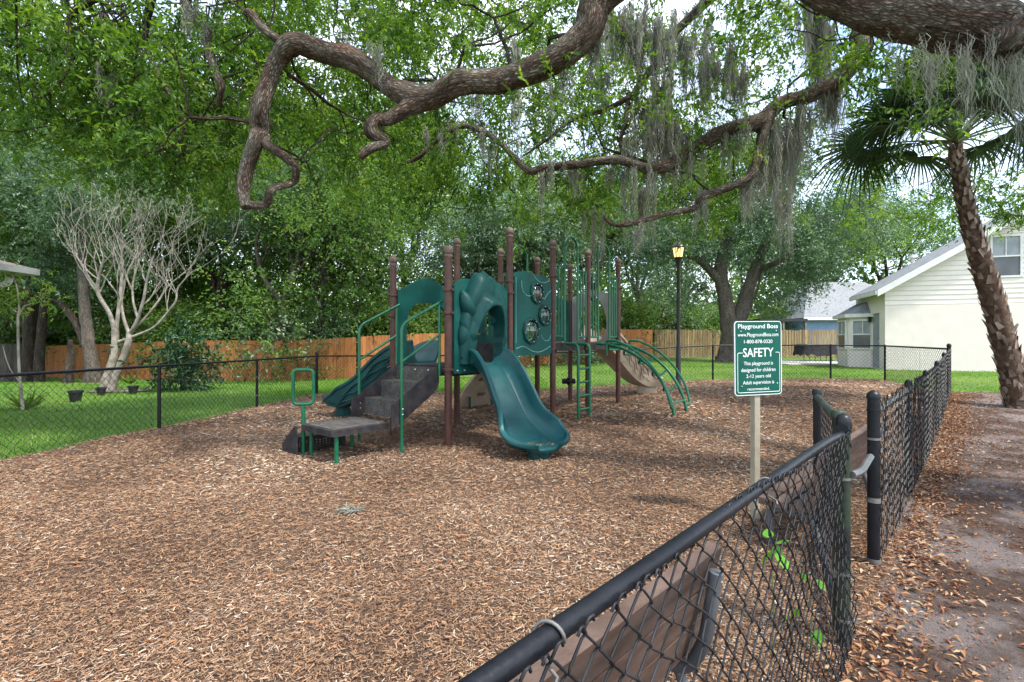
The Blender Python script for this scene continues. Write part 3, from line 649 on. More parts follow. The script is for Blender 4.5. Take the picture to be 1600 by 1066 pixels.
# --- slides: swept trough with rolled rims
def sweep(path, prof, closed=True, capends=True):
    """path list of Vector; prof(t)->[(lateral, up)]"""
    m = MB(); N = len(path); rows = []
    for i, p in enumerate(path):
        t = (path[min(i + 1, N - 1)] - path[max(i - 1, 0)]).normalized(); lat = t.cross(Z3).normalized(); up = lat.cross(t)
        rows.append([tuple(p + lat * a + up * b) for a, b in prof(i / (N - 1))])
    n = len(rows[0]); vs = [v for r in rows for v in r]; fs = []
    for r in range(N - 1):
        for k in range(n if closed else n - 1):
            k2 = (k + 1) % n; fs.append((r * n + k, r * n + k2, (r + 1) * n + k2, (r + 1) * n + k))
    if capends: fs.append(tuple(range(n))[::-1]); fs.append(tuple((N - 1) * n + k for k in range(n)))
    m.add(vs, fs); return m
def trough(w, hw, th=.035, ridges=0):
    bed = []
    nb = 26 if ridges else 8
    for k in range(nb + 1):
        x = -w * .62 + 2 * w * .62 * k / nb; bed.append((x, (.004 if (ridges and k % 2 and 2 < k < nb - 2) else 0) + .25 * max(0, abs(x) / w - .5) ** 2))
    inner = [(-w - .045, hw - .05), (-w - .05, hw - .015), (-w - .03, hw + .004), (-w - .004, hw), (-w + .008, hw - .03), (-w * .93, hw * .5), (-w * .8, hw * .16)] + bed + [(w * .8, hw * .16), (w * .93, hw * .5), (w - .008, hw - .03), (w + .004, hw), (w + .03, hw + .004), (w + .05, hw - .015), (w + .045, hw - .05)]
    outer = [(w + .022, hw - .04), (w * .98 + .02, hw * .45), (w * .82, -th * .6), (0, -th), (-w * .82, -th * .6), (-w * .98 - .02, hw * .45), (-w - .022, hw - .04)]
    return inner + outer
def slide(name, p0, p1, p2, z0, zend, w0, w1, m_, ridges=1, hw0=.2):
    ks = 56; path = []
    for k in range(ks + 1):
        t = 1 - (1 - k / ks) ** 1.25; q = Vector(p0) * (1 - t) ** 2 + Vector(p1) * 2 * t * (1 - t) + Vector(p2) * t * t
        if t < .12: z = z0
        elif t > .8: z = zend + (.0 if t < .93 else -.03 * ((t - .93) / .07) ** 2)
        else:
            s = (t - .12) / .68; z = z0 + (zend - z0) * (s + .06 * math.sin(2 * PI * s) * -1) if True else 0
        path.append(Vector((q.x, q.y, z)))
    for _ in range(4):
        for k in range(1, ks): path[k].z = (path[k - 1].z + path[k].z * 2 + path[k + 1].z) / 4
    def prof(t):
        w_ = w0 + (w1 - w0) * float(ss(.55, .8, t)); hw = hw0 * float(1 - .62 * ss(.72, .98, t))
        if t > .86: w_ *= math.sqrt(max(.02, 1 - ((t - .86) / .14) ** 2.0 * .88))
        return trough(w_, hw, .04, ridges)
    return obj(name, sweep(path, lambda u: prof(1 - (1 - u) ** 1.25)), m_, PG, 50), path
mid1 = (posts[0, 0] + posts[1, 0]) / 2; nF = -V3
s1, path1 = slide('slide', mid1 + nF * .02, mid1 + nF * .52 + Vector((-.03, 0, 0)), Vector((.37, 5.03, 0)), D1 + .02, .175, .255, .35, MT['slide'], hw0=.2)
m = MB(); fq = path1[47]; m.lathe(Vector((fq.x, fq.y, -.02)), [(.12, 0), (.125, .08), (.11, .17)], 18); obj('slide_foot', m, MT['dkteal'], s1)
tl_ = (path1[-1] - path1[-3]).normalized(); lat = tl_.cross(Z3).normalized()
for k in range(-6, 7):      # fine grip ridges across the lip
    c = path1[53] + lat * (k * .03); m = MB(); m.tube([c - tl_ * .05 + Z3 * .0, c + Z3 * .004, c + tl_ * .03 - Z3 * .002], [.003, .007, .003], 6); obj('lip_ridge', m, MT['slide'], s1)
m = MB(); rr = random.Random(3)
for k in range(46):
    pth = path1[rr.randint(44, 51)]; c = pth + lat * rr.uniform(-.17, .17) + Z3 * .008; a = rr.uniform(0, 6.28); d_ = Vector((math.cos(a), math.sin(a), 0)) * rr.uniform(.01, .025); m.add([c - d_, c + d_, c + d_ * .8 + Vector((.004, .004, .004)), c - d_ * .7 + Vector((.003, -.004, .004))], [(0, 1, 2, 3)], rr.random())
lf = obj('fallen_leaf', m, MT['litter'], None, False, path1[47]); tag(lf, 'small dry leaves lying in the exit of the front slide', 'fallen leaves', kind='stuff')
mid2 = (posts[0, 1] + posts[1, 1]) / 2
s2, path2 = slide('slide', mid2 + V3 * .02, mid2 + V3 * 1.1, mid2 + V3 * 2.3 + Vector((-.12, -.05, 0)), D1 + .02, .22, .235, .28, MT['slide'], hw0=.3)
m = MB()   # wavy relief along the visible outer wall of the left slide
for off, amp in ((.0, .022), (-.07, .03), (-.135, .02)):
    pts = []
    for k in range(4, 52):
        t = (path2[k + 1] - path2[k - 1]).normalized(); la = t.cross(Z3).normalized(); up = la.cross(t); pts.append(path2[k] + la * -.278 * 1 + up * (.15 + off + amp * math.sin(k * .5 + off * 30)))
    m.tube(pts, .011, 6)
obj('wave_relief', m, MT['dkteal'], s2)
m = MB(); m.lathe(path2[46] * 1 - Z3 * path2[46].z, [(.13, 0), (.135, .1), (.11, .18)], 16); obj('slide_foot', m, MT['dkteal'], s2)
# beige tunnel-sided slide at the far end
mid3 = (posts[4, 0] + posts[4, 1]) / 2
def slide3():
    path = []; ks = 36
    for k in range(ks + 1):
        t = k / ks; q = mid3 + U3 * (.03 + 1.62 * t) + V3 * (-.5 * t * t); s = float(ss(.06, .86, t)); path.append(Vector((q.x, q.y, D2 + .02 + (.34 - D2) * (s * .6 + .4 * min(1, t / .86)))))
    def prof(t):
        w_ = .27 + .05 * float(ss(.6, .9, t)); hw = .34 * float(1 - .5 * ss(.7, 1, t))
        return trough(w_, hw, .06, 0)
    o = obj('slide', sweep(path, prof), MT['beige'], PG, 50); return o, path
s3, path3 = slide3()
m = MB(); zb = float(zg(path3[33].x, path3[33].y)); m.lathe(Vector((path3[33].x, path3[33].y, zb - .02)), [(.2, 0), (.21, .15), (.19, .3)], 20); obj('slide_foot', m, MT['beige'], s3)
m = MB()
for q in range(7):
    pts = []
    for k in range(5 + q * 3, min(36, 17 + q * 3)):
        t = (path3[min(k + 1, 36)] - path3[k - 1]).normalized(); la = t.cross(Z3).normalized(); up = la.cross(t); f = (k - 5 - q * 3) / 12; pts.append(path3[k] + la * (.335 - .06 * f) + up * (.29 - .27 * f + .03 * math.sin(k * 1.3 + q)))
    if len(pts) > 3: m.tube(pts, [.011 - .006 * i / len(pts) for i in range(len(pts))], 5)
obj('vein_relief', m, MT['vein'], s3)
# beige climbing wall at the back of bay 3
mid4 = (posts[2, 1] + posts[3, 1]) / 2
m = MB(); N1, N2 = 18, 10; rows = []
for i in range(N1 + 1):
    t = i / N1; d = 1.15 * t; z = D2 * (1 - t) ** .9 + .12 * math.sin(PI * t) + .02; row = []
    for k in range(N2 + 1):
        s = k / N2 * 2 - 1; wv = .36 + .1 * t + .04 * math.sin(t * 9); row.append(tuple(mid4 + V3 * d + U3 * (s * wv) + Z3 * (z + .05 * abs(s) ** 3 + .035 * mnoise.noise(Vector((s * 3, t * 6, 1))))))
    rows.append(row)
n = N2 + 1; vs = [v for r in rows for v in r]; fs = [(a * n + b, a * n + b + 1, (a + 1) * n + b + 1, (a + 1) * n + b) for a in range(N1) for b in range(N2)]
m.add(vs, fs); m.add([(v[0], v[1], v[2] - .06) for v in vs], [f[::-1] for f in fs])
o_ = len(vs)
for a in range(N1):
    for b in (0, N2): m.f.append((a * n + b, (a + 1) * n + b, o_ + (a + 1) * n + b, o_ + a * n + b))
cl = obj('climbing_wall', m, MT['beige'], PG, 60)
for t, s in ((.3, -.4), (.3, .3), (.5, 0), (.62, -.5), (.65, .45), (.82, 0)):
    m = MB(); c = mid4 + V3 * (1.15 * t) + U3 * (s * .36) + Z3 * (D2 * (1 - t) ** .9 + .12 * math.sin(PI * t) - .052); m.obox(c, U3 * .09, V3 * .03 + Z3 * -.025, Z3 * .012); obj('handhold', m, MT['vein'], cl)
m = MB(); q = mid4 + V3 * .95; m.tube([q + U3 * .3, q + U3 * .3 + Z3 * .25], .02, 8); m.tube([q - U3 * .3, q - U3 * .3 + Z3 * .25], .02, 8); obj('leg', m, MT['dkteal'], cl)

# --- stairs, transfer platform, handrails (bay 1 end)
DS = -U3; c0 = .5 * BAY; sw = .4
root = obj('transfer_stairs', (lambda m: (m.plate([(0, D1 - .2), (.03, D1 - .27), (.09, D1 - .32), (.69, .285), (.69, .58), (.64, .6), (.02, D1 + .005), (0, D1)], [], lambda a, z, t: W(-.05 - a, c0 - sw + t, z), .012), m)[1])(MB()), MT['step'], PG, 30)
m = MB(); m.plate([(0, D1 - .2), (.03, D1 - .27), (.09, D1 - .32), (.69, .285), (.69, .58), (.64, .6), (.02, D1 + .005), (0, D1)], [], lambda a, z, t: W(-.05 - a, c0 + sw + t, z), .012); obj('stringer', m, MT['step'], root)
for k in range(3):
    zt = D1 - .2 * (k + 1) + .0; a0 = .05 + .24 * k
    if k < 2:
        m = MB(); m.obox(W(-a0 - .16, c0, zt), U3 * .115, V3 * (sw - .009), Z3 * .01); obj('tread', m, MT['tread'], root)
    m = MB(); m.obox(W(-a0 - .03, c0, zt + .1), U3 * .006, V3 * (sw - .009), Z3 * .088); obj('riser', m, MT['tread'], root)
    for q in (-.22, 0, .22):
        pass
m = MB()
for q in (-.25, 0, .25): m.ball(W(-.088, c0 + q, D1 - .05), .013, 8, 5)
obj('bolt', m, MT['bolt'], root)
# platform
PZ = .375; pa0, pa1 = -.72, -1.42; pj0, pj1 = c0 - .36, c0 + .34
def rrect(a0, a1, b0, b1, r, n=4):
    o = []
    for cx_, cy_, s in ((a1 - r, b1 - r, 0), (a0 + r, b1 - r, 1), (a0 + r, b0 + r, 2), (a1 - r, b0 + r, 3)):
        for k in range(n + 1): a = PI / 2 * (s + k / n); o.append((cx_ + r * math.cos(a), cy_ + r * math.sin(a)))
    return o
m = MB(); m.plate(rrect(pa1, pa0 - .005, pj0, pj1, .07), [], lambda a, b, t: W(a, b, PZ - .032 + t), .064)
plat = obj('transfer_platform', m, MT['step'], root, 30)
m = MB(); m.obox(W((pa0 + pa1) / 2, (pj0 + pj1) / 2, PZ + .003), U3 * .31, V3 * .3, Z3 * .0035); obj('grip_surface', m, MT['tread'], plat)
for (a, b) in ((pa1 + .07, pj0 + .05), (pa1 + .1, pj1 - .08), (pa0 - .1, pj1 - .08)):
    m = MB(); m.tube([W(a, b, -.05), W(a, b, PZ - .06)], .022, 10); obj('leg', m, MT['green'], plat)
# lower side step with perforated riser
for a in (pa1 - .02, pa0 - .14):
    m = MB(); m.plate([(0, .0), (.34, .0), (.34, .12), (.06, PZ - .03), (0, PZ - .03)], [], lambda b, z, t, a=a: W(a + t, pj1 + .002 + b, z), .012)
    if a < pa0 - .15: st = obj('lower_step', m, MT['step'], root, 30)
    else: obj('step_side', m, MT['step'], st, 30)
m = MB(); m.obox(W((pa0 + pa1) / 2 - .08, pj1 + .19, .2), U3 * .27, V3 * .13, Z3 * .01); obj('tread', m, MT['step'], st)
holes = []
for r_ in range(5):
    for k in range(13): a = -.24 + k * .04; z = .045 + r_ * .026; holes.append([(a, z), (a + .012, z), (a + .012, z + .012), (a, z + .012)][::-1])
m = MB(); m.plate([(-.27, .02), (.27, .02), (.27, .19), (-.27, .19)], holes, lambda a, z, t: W((pa0 + pa1) / 2 - .08 + a, pj1 + .06 + t, z), .008); obj('perforated_riser', m, MT['step'], st, False)
# grab handle on a post
gh = A(474, 650, 5.36); gh.z = 0
m = MB(); m.tube([gh + Z3 * -.05, gh + Z3 * .56], .022, 10); m.lathe(gh + Z3 * .5, [(.022, 0), (.012, .09)], 10); hp = obj('handle_post', m, MT['green'], root)
ax_ = Vector((.97, .24, 0)); pts = []
for a, b in rrect(-.105, .105, .585, .965, .045, 4): pts.append(gh + ax_ * a + Z3 * b)
m = MB(); m.tube(pts, .019, 10, closed=True); obj('handle', m, MT['green'], hp)
for j, dz in ((c0 - sw - .022, 0), (c0 + sw + .022, -.0)):
    top0, top1 = 1.47, 1.76
    m = MB(); ilo, ihi = -.62, -.06
    m.tube(fillet([W(ilo, j, -.05), W(ilo, j, top0), W(ihi + .03, j, top1)], .09) + [W(ihi + .05, j, top1 + .01)], .018, 10); hr = obj('handrail', m, MT['green'], root)
    m = MB(); m.tube([W(ihi, j, D1 - .12), W(ihi, j, top1 - .02)], .017, 10); obj('upright', m, MT['green'], hr)
    m = MB(); m.tube([W(ilo, j, top0 - .42), W(ihi, j, top1 - .4)], .015, 10); obj('mid_rail', m, MT['green'], hr)
    m = MB()
    for z in (.46, .52): m.ball(W(ilo, j - .02, z), .011, 8, 5)
    obj('bolt', m, MT['bolt'], hr)

# --- vertical ladder (bay 3 front)
lm = (posts[2, 0] + posts[3, 0]) / 2; lo_ = .24; hw = .17
rails = []
for s in (-1, 1):
    b = lm + U3 * (s * hw) - V3 * lo_; m = MB(); m.tube(fillet([lm + U3 * (s * hw) - V3 * .02 + Z3 * (D2 - .02), b + Z3 * (D2 - .02), b + Z3 * -.05], .12), .025, 10)
    if s < 0: lad = obj('ladder', m, MT['green'], PG)
    else: obj('ladder_rail', m, MT['green'], lad)
for k in range(5):
    b = lm - V3 * lo_ + Z3 * (.2 + k * .215); m = MB(); m.tube([b - U3 * hw, b + U3 * hw], .019, 8); obj('rung', m, MT['green'], lad)
# --- arched climber (bay 4 front)
am = (posts[3, 0] + posts[4, 0]) / 2; AL = 1.38
def arcpt(t, lift=0.0):
    a = t * PI / 2; return am - V3 * (.03 + AL * math.sin(a)) + Z3 * (-.05 + (D2 + .03) * math.cos(a) + lift)
for s in (-1, 1):
    m = MB(); m.tube([arcpt(k / 20) + U3 * (s * .27) for k in range(21)], .025, 10)
    if s < 0: ac = obj('arch_climber', m, MT['green'], PG)
    else: obj('arch_rail', m, MT['green'], ac)
for s in (-1, 1):
    pts = [arcpt(.12) + U3 * (s * .42) + Z3 * -.18, arcpt(.12) + U3 * (s * .42) + Z3 * .08] + [arcpt(t, .12 - .04 * t) + U3 * (s * .42) - V3 * .02 for t in (.2, .3, .4, .5, .6, .7, .78)] + [arcpt(.86) + U3 * (s * .4) - V3 * .03, arcpt(.86) + U3 * (s * .27)]
    m = MB(); m.tube(fillet(pts, .05, 4), .02, 8); obj('hand_rail', m, MT['green'], ac)
for k in range(6):
    t = .1 + .145 * k; c = arcpt(t); m = MB(); dp = Z3 * -.09 - V3 * -.05 if k < 5 else Vector((0, 0, 0))
    m.tube(fillet([c - U3 * .27, c - U3 * .2 + dp, c + U3 * .2 + dp, c + U3 * .27], .03, 3), .018, 8); obj('rung', m, MT['green'], ac)
# --- talk tube on the back post
kp = posts[4, 1]; kd = Vector((-.95, -.2, 0)).normalized()
m = MB(); m.lathe(kp + Z3 * .47, [(.055, -.1), (.055, .16), (.05, .16)], 16, kd); m.lathe(kp + Z3 * .47, [(.075, .02), (.08, .04), (.075, .06)], 16, kd); obj('talk_tube', m, MT['vinyl'], PG)

# ================================================================== CHAIN-LINK FENCES
def fabric_wire(m, k, pitch, hgt, z0f, rad, sides, base, e, n, detail, warp=None, off=0.0, tone=None):
    """one zigzag wire of the mesh"""
    M_ = int(hgt / pitch); pts = []
    for q in range(M_ + 1):
        sgn = 1 if (q + k) % 2 == 0 else -1; s = k * pitch + sgn * pitch * .53
        if detail and q > 0:
            s_prev = k * pitch - sgn * pitch * .53
            for f in (.15, .85): pts.append((s_prev + (s - s_prev) * f, (q - 1 + f) * pitch, sgn * rad * 1.1))
        pts.append((s, q * pitch, 0))
    if detail:
        s, z, _ = pts[-1]; sg = 1 if (M_ + k) % 2 == 0 else -1
        pts += [(s - sg * pitch * .3, z + pitch * .42, rad), (s - sg * pitch * .5, z + pitch * .45, rad * 1.5), (s - sg * pitch * .62, z + pitch * .2, rad)]
    P = []
    for s, z, o in pts:
        b = base + e * s; w_ = warp(s, z) if warp else (0, 0, 0)
        P.append(Vector((b.x, b.y, 0)) + e * w_[0] + n * (o + off + w_[1]) + Z3 * (z0f(b.x, b.y) + z + w_[2]))
    m.tube(P, rad, sides, cap=False, tone=tone)
def chain_run(name, P, label, heights, side, skip_first=False, skip_last=False, pr=.024, railz=.0, barbs=False, cornerh=None):
    """posts at P (2-D), fence fabric between; heights = fabric height at each post"""
    b0 = P[0]; root = thing(name, (b0.x, b0.y, float(zg(b0.x, b0.y))), label, 'fence')
    for i, p in enumerate(P):
        if (i == 0 and skip_first) or (i == len(P) - 1 and skip_last): continue
        big = cornerh and i in cornerh; h = heights[i] + (.07 if big else .0); r = pr * (1.35 if big else 1); z = float(zg(p.x, p.y))
        m = MB(); m.tube([(p.x, p.y, z - .1), (p.x, p.y, z + h)], r, 12); po = obj('post', m, MT['vinyl'], root)
        m = MB(); m.lathe((p.x, p.y, z + h), [(r * 1.12, -.03), (r * 1.15, .0), (r * .95, .02), (r * .4, .035)], 12); obj('cap', m, MT['vinyl'], po)
        m = MB()
        for zz in (.25, .6): m.lathe((p.x, p.y, z + zz), [(r + .0005, -.008), (r + .004, -.006), (r + .004, .006), (r + .0005, .008)], 12)
        obj('tie_band', m, MT['galv'] if (i % 2) else MT['vinyl'], po)
    m = MB(); rp = [Vector((p.x, p.y, float(zg(p.x, p.y)) + heights[i] - railz)) for i, p in enumerate(P)]; m.tube(rp, .019, 10); obj('top_rail', m, MT['vinyl'], root)
    m = MB(); pitch = .031 if barbs else .046; rj = random.Random(8)
    for i in range(len(P) - 1):
        a, b = P[i], P[i + 1]; L = (b - a).length; e = Vector(((b - a).x / L, (b - a).y / L, 0)); n_ = Vector((e.y, -e.x, 0)) * side; ba = Vector((a.x, a.y, 0))
        for k in range(int(L / pitch)):
            h = heights[i] + (heights[i + 1] - heights[i]) * k * pitch / L
            fabric_wire(m, k, pitch, h - .02 + (.03 if barbs else 0), lambda x, y: float(zg(x, y)) + .02,   .0031 if not barbs else .0022, 3, ba, e, n_, False, (lambda s, z, i=i, a=rj.gauss(0, .003), b=rj.gauss(0, .006), c=rj.gauss(0, .004): (a + c * z, b * (.5 if barbs else .3) + .006 * math.sin(z * 7 + b * 300) * (1 if barbs else 0), .01 * math.sin(s * 1.3 + i) + c)), .022)
    fo = obj('chain_link_mesh', m, MT['wire'], root, False); fo['kind'] = 'stuff'
    return root
chain_run('chain_link_fence', LEFT, 'black chain link fence along the bright lawn on the left', [.925, .925, .925, .925, .93], -1, cornerh=(4,))
bk = [CORNER_L + (BACK2 - CORNER_L) * (i / 4) for i in range(5)] + [BACK1, CORNER_R]
chain_run('chain_link_fence', bk, 'black chain link fence across the back, between mulch and far lawn', [.93, .93, .93, .93, .925, .91, .9], -1, skip_first=True, skip_last=True)
rt = [GATEPOST + (CORNER_R - GATEPOST) * (i / 5) for i in range(6)]
rr_ = chain_run('chain_link_fence', rt, 'black chain link fence receding along the leaf-strewn dirt path on the right', [.93, .93, .93, .92, .91, .9], 1, skip_first=True, barbs=True, railz=.05, cornerh=(5,))
# stout gate post at its near end
gp = Vector((GATEPOST.x, GATEPOST.y, 0)); m = MB(); m.tube([gp + Z3 * -.05, gp + Z3 * .975], .03, 18); po = obj('gate_post', m, MT['vinyl'], rr_)
m = MB(); m.lathe(gp + Z3 * .965, [(.034, 0), (.034, .018), (.028, .03), (.014, .042), (.004, .046)], 18); obj('cap', m, MT['vinyl'], po)
for z, mt in ((.90, 'vinyl'), (.74, 'galv'), (.40, 'galv'), (.06, 'galv')):
    m = MB(); hh = .006 if z > .7 else .013; m.lathe(gp + Z3 * z, [(.0302, -hh), (.0335, -hh), (.0335, hh), (.0302, hh)], 18); obj('band', m, MT[mt], po)

# near run: rail passes close by the camera; every wire is its own piece
e3 = Vector((-FBD.x, -FBD.y, 0)); n3 = Vector((FBD.y, -FBD.x, 0))          # e3 runs back towards the camera, n3 points out of the playground
hb = Vector((FB0.x, FB0.y, 0)); NEAR = thing('chain_link_fence', hb, 'nearest black chain link fence, rail crossing the lower right corner', 'fence')
m = MB(); m.tube([hb + Z3 * -.05, hb + Z3 * .955], .0245, 18); po = obj('post', m, MT['algae'], NEAR)
m = MB(); m.lathe(hb + Z3 * .95, [(.029, -.03), (.03, .0), (.027, .018), (.018, .03), (.004, .036)], 18); obj('cap', m, MT['vinyl'], po)
m = MB(); m.lathe(hb + n3 * .0 + Z3 * .92, [(.0, -.03), (.024, -.03), (.026, .03), (.0, .03)], 12, e3); obj('rail_cup', m, MT['vinyl'], po)
for z in (.72, .33, .14):
    m = MB(); m.lathe(hb + Z3 * z, [(.0247, -.005), (.0275, -.005), (.0275, .005), (.0247, .005)], 18); m.tube([hb + Z3 * z + n3 * .02, hb + Z3 * z + n3 * .045], .005, 6); obj('tie_band', m, MT['galv'], po)
RZ = .915
m = MB(); m.tube([hb + Z3 * (RZ - .012)] + [hb + e3 * s + Z3 * (RZ + .003 * math.sin(s * 2)) for s in np.linspace(.3, 3.4, 22)], .0145, 18); obj('top_rail', m, MT['vinyl'], NEAR)
def warp_near(s, z):
    top = max(0, (z - .6) / .33); q = math.exp(-s * 2.2)
    return (.016 * math.sin(s * 5 + z * 6) + .007 * math.sin(s * 17 - z * 13) + .05 * q * math.sin(z * 6 + s * 9) * .4, .012 * math.sin(s * 4.3 + z * 6) + .016 + .02 * q * math.sin(z * 9) - .01 * top, .008 * math.sin(s * 9 + z * 11) - .022 * top * (.5 + .5 * math.sin(s * 3.4 + 1.0)) + .02 * q * top)
rw = random.Random(12)
for k in range(1, 68):
    j1, j2, j3, j4 = rw.gauss(0, .0012), rw.gauss(0, .002), rw.uniform(0, 6.28), rw.gauss(0, .002)
    def wj(s, z):
        a = warp_near(s, z); return (a[0] + j1 + .0022 * math.sin(z * 23 + j3), a[1] + j2 * z, a[2] + j4)
    m = MB(); fabric_wire(m, k, .0365, .905, lambda x, y: .04, .0022, 6, hb, e3, n3, True, wj, .008); obj('wire', m, MT['wire'], NEAR, True)
for s in (1.02, 1.9):
    m = MB(); c = hb + e3 * s + Z3 * RZ; pts = [c + n3 * (.0168 * math.cos(a)) + Z3 * (.0168 * math.sin(a)) + e3 * (.006 * a) for a in np.linspace(-.6, 4.4, 14)] + [c + n3 * .03 - Z3 * .03 + e3 * .03, c + n3 * .036 - Z3 * .034 + e3 * .045]
    m.tube(pts, .0026, 6); obj('wire_tie', m, MT['galv'], NEAR, True)

# the gate, swung inwards
ga, gb = Vector((1.385, 2.055, 0)), Vector((1.86, 2.95, 0)); ge = (gb - ga).normalized(); gn = Vector((ge.y, -ge.x, 0)); gL = (gb - ga).length
GATE = thing('chain_link_gate', ga, 'small chain link gate swung open towards the brown bench', 'gate')
for p, mt in ((ga, 'algae'), (gb, 'vinyl')):
    m = MB(); m.tube([p + Z3 * .06, p + Z3 * .985], .0215, 14); po = obj('upright', m, MT[mt], GATE); m = MB(); m.lathe(p + Z3 * .98, [(.022, -.02), (.027, -.02), (.027, .004), (.022, .01)], 14); obj('cap', m, MT[mt], po)
for z, mt in ((.945, 'algae'), (.1, 'vinyl')):
    m = MB(); m.tube([ga + Z3 * z, gb + Z3 * z], .0185, 12); obj('cross_rail', m, MT[mt], GATE)
m = MB()
for k in range(1, int(gL / .037)):
    fabric_wire(m, k, .037, .87, lambda x, y: .1, .002, 4, ga, ge, gn, False, None, .02)
fo = obj('chain_link_mesh', m, MT['wire'], GATE, False); fo['kind'] = 'stuff'
for z in (.3, .72):
    m = MB(); m.tube([ga + Z3 * z, hb + Z3 * z + n3 * 0], .012, 8); m.lathe(ga + Z3 * z, [(.0217, -.014), (.027, -.014), (.027, .014), (.0217, .014)], 14); obj('hinge', m, MT['galv'], GATE)
m = MB(); m.tube(fillet([hb + Z3 * .74 + n3 * .03, hb + Z3 * .745 + n3 * .05 + Vector((.05, .05, 0)), hb + Z3 * .78 + Vector((.2, .12, 0))], .03), .014, 8); obj('latch_arm', m, MT['frame'], GATE)

# ================================================================== BENCHES
def bench(P, Q, label, ztop=.64):
    P, Q = Vector((P[0], P[1], 0)), Vector((Q[0], Q[1], 0)); e = (Q - P).normalized(); L = (Q - P).length; ni = Vector((-e.y, e.x, 0))
    b = thing('bench', P + ni * .2, label, 'bench', 'brown plank benches inside the near fence'); c = (P + Q) / 2
    for k in range(3):
        z = ztop - .055 - k * .118; off = .01 + .028 * k; m = MB(); m.obox(c + ni * off + Z3 * z, e * (L / 2), ni * .02 + Z3 * .004, Z3 * .053 - ni * .012); obj('back_plank', m, MT['plank'], b)
    for k in range(3):
        m = MB(); m.obox(c + ni * (.13 + .085 * k) + Z3 * (.30 + .004 * k), e * (L / 2), ni * .038, Z3 * .02); obj('seat_plank', m, MT['plank'], b)
    for s in (.06, L / 2, L - .06) if L > 1.8 else (.09, L - .09):
        q = P + e * s - ni * .035
        m = MB(); m.tube(fillet([q + Z3 * (ztop - .05) - ni * .005, q + ni * .03 + Z3 * .36, q + ni * .09 + Z3 * .245, q + ni * .3 + Z3 * .25, q + ni * .335 + Z3 * .22, q + ni * .33 - Z3 * .05], .09, 6), .021, 12); fr = obj('frame', m, MT['frame'], b)
        m = MB(); m.tube(fillet([q + ni * .12 + Z3 * .25, q + ni * .08 + Z3 * .16, q + ni * .05 - Z3 * .05], .05), .017, 12); obj('leg', m, MT['frame'], fr)
        m = MB()
        for k in range(3):
            for hh in (-.02, .02): m.ball(q + ni * (.002 + .028 * k) + Z3 * (ztop - .055 - k * .118 + hh) - ni * .02, .007, 8, 5)
        obj('bolt', m, MT['bolt'], fr)
    return b
bench((-.42, .475), (.65, 1.546), 'nearest brown plank bench, seen from behind through the fence mesh')
bench((1.75, 2.73), (2.95, 3.92), 'brown plank bench beside the open gate and the post')

# ================================================================== SIGN
sp = A(1180, 700, 3.4); sp.z = 0; SIGN = thing('safety_sign', sp, 'green playground safety sign with white lettering on a tan post', 'sign')
yaw = R(14); sr = Vector((math.cos(yaw), math.sin(yaw), 0)); sf = Vector((math.sin(yaw), -math.cos(yaw), 0)); SW, SH, SZ = .378, .508, 1.165
m = MB(); m.obox(sp + Z3 * .44 - sf * .0, sr * .022, sf * .022, Z3 * .5); obj('post', m, MT['signp'], SIGN)
tilt = -.015
def sfn(a, b, t): return sp + sf * (.028 + t) + sr * (a + b * -.01) + Z3 * (SZ + b + a * tilt * -1)
m = MB(); m.plate(rrect(-SW / 2, SW / 2, -SH / 2, SH / 2, .022), [], lambda a, b, t: sfn(a, b, t), .005); pan = obj('panel', m, MT['signg'], SIGN, 30)
m = MB(); m.plate(rrect(-SW / 2 - .0035, SW / 2 + .0035, -SH / 2 - .0035, SH / 2 + .0035, .025), [rrect(-SW / 2 + .001, SW / 2 - .001, -SH / 2 + .001, SH / 2 - .001, .021)[::-1]], sfn, .007); obj('edge', m, MT['signw'], pan, 30)
kx = SW / 390; kz = SH / 525
def cc(x, y): return (x - 243) * kx, (327 - y) * kz
m = MB()
path = [cc(112, 288), cc(68, 288), cc(68, 572), cc(424, 572), cc(424, 288), cc(388, 288)]
m.tube(fillet([sfn(a, b, .003) for a, b in path], .014, 5), .0023, 6); obj('border_line', m, MT['signw'], pan, True)
for x, y in ((98, 134), (397, 131), (102, 526), (403, 513)):
    m = MB(); a, b = cc(x, y); m.ball(sfn(a, b, .003), .005, 8, 5); obj('bolt', m, MT['bolt'], pan)
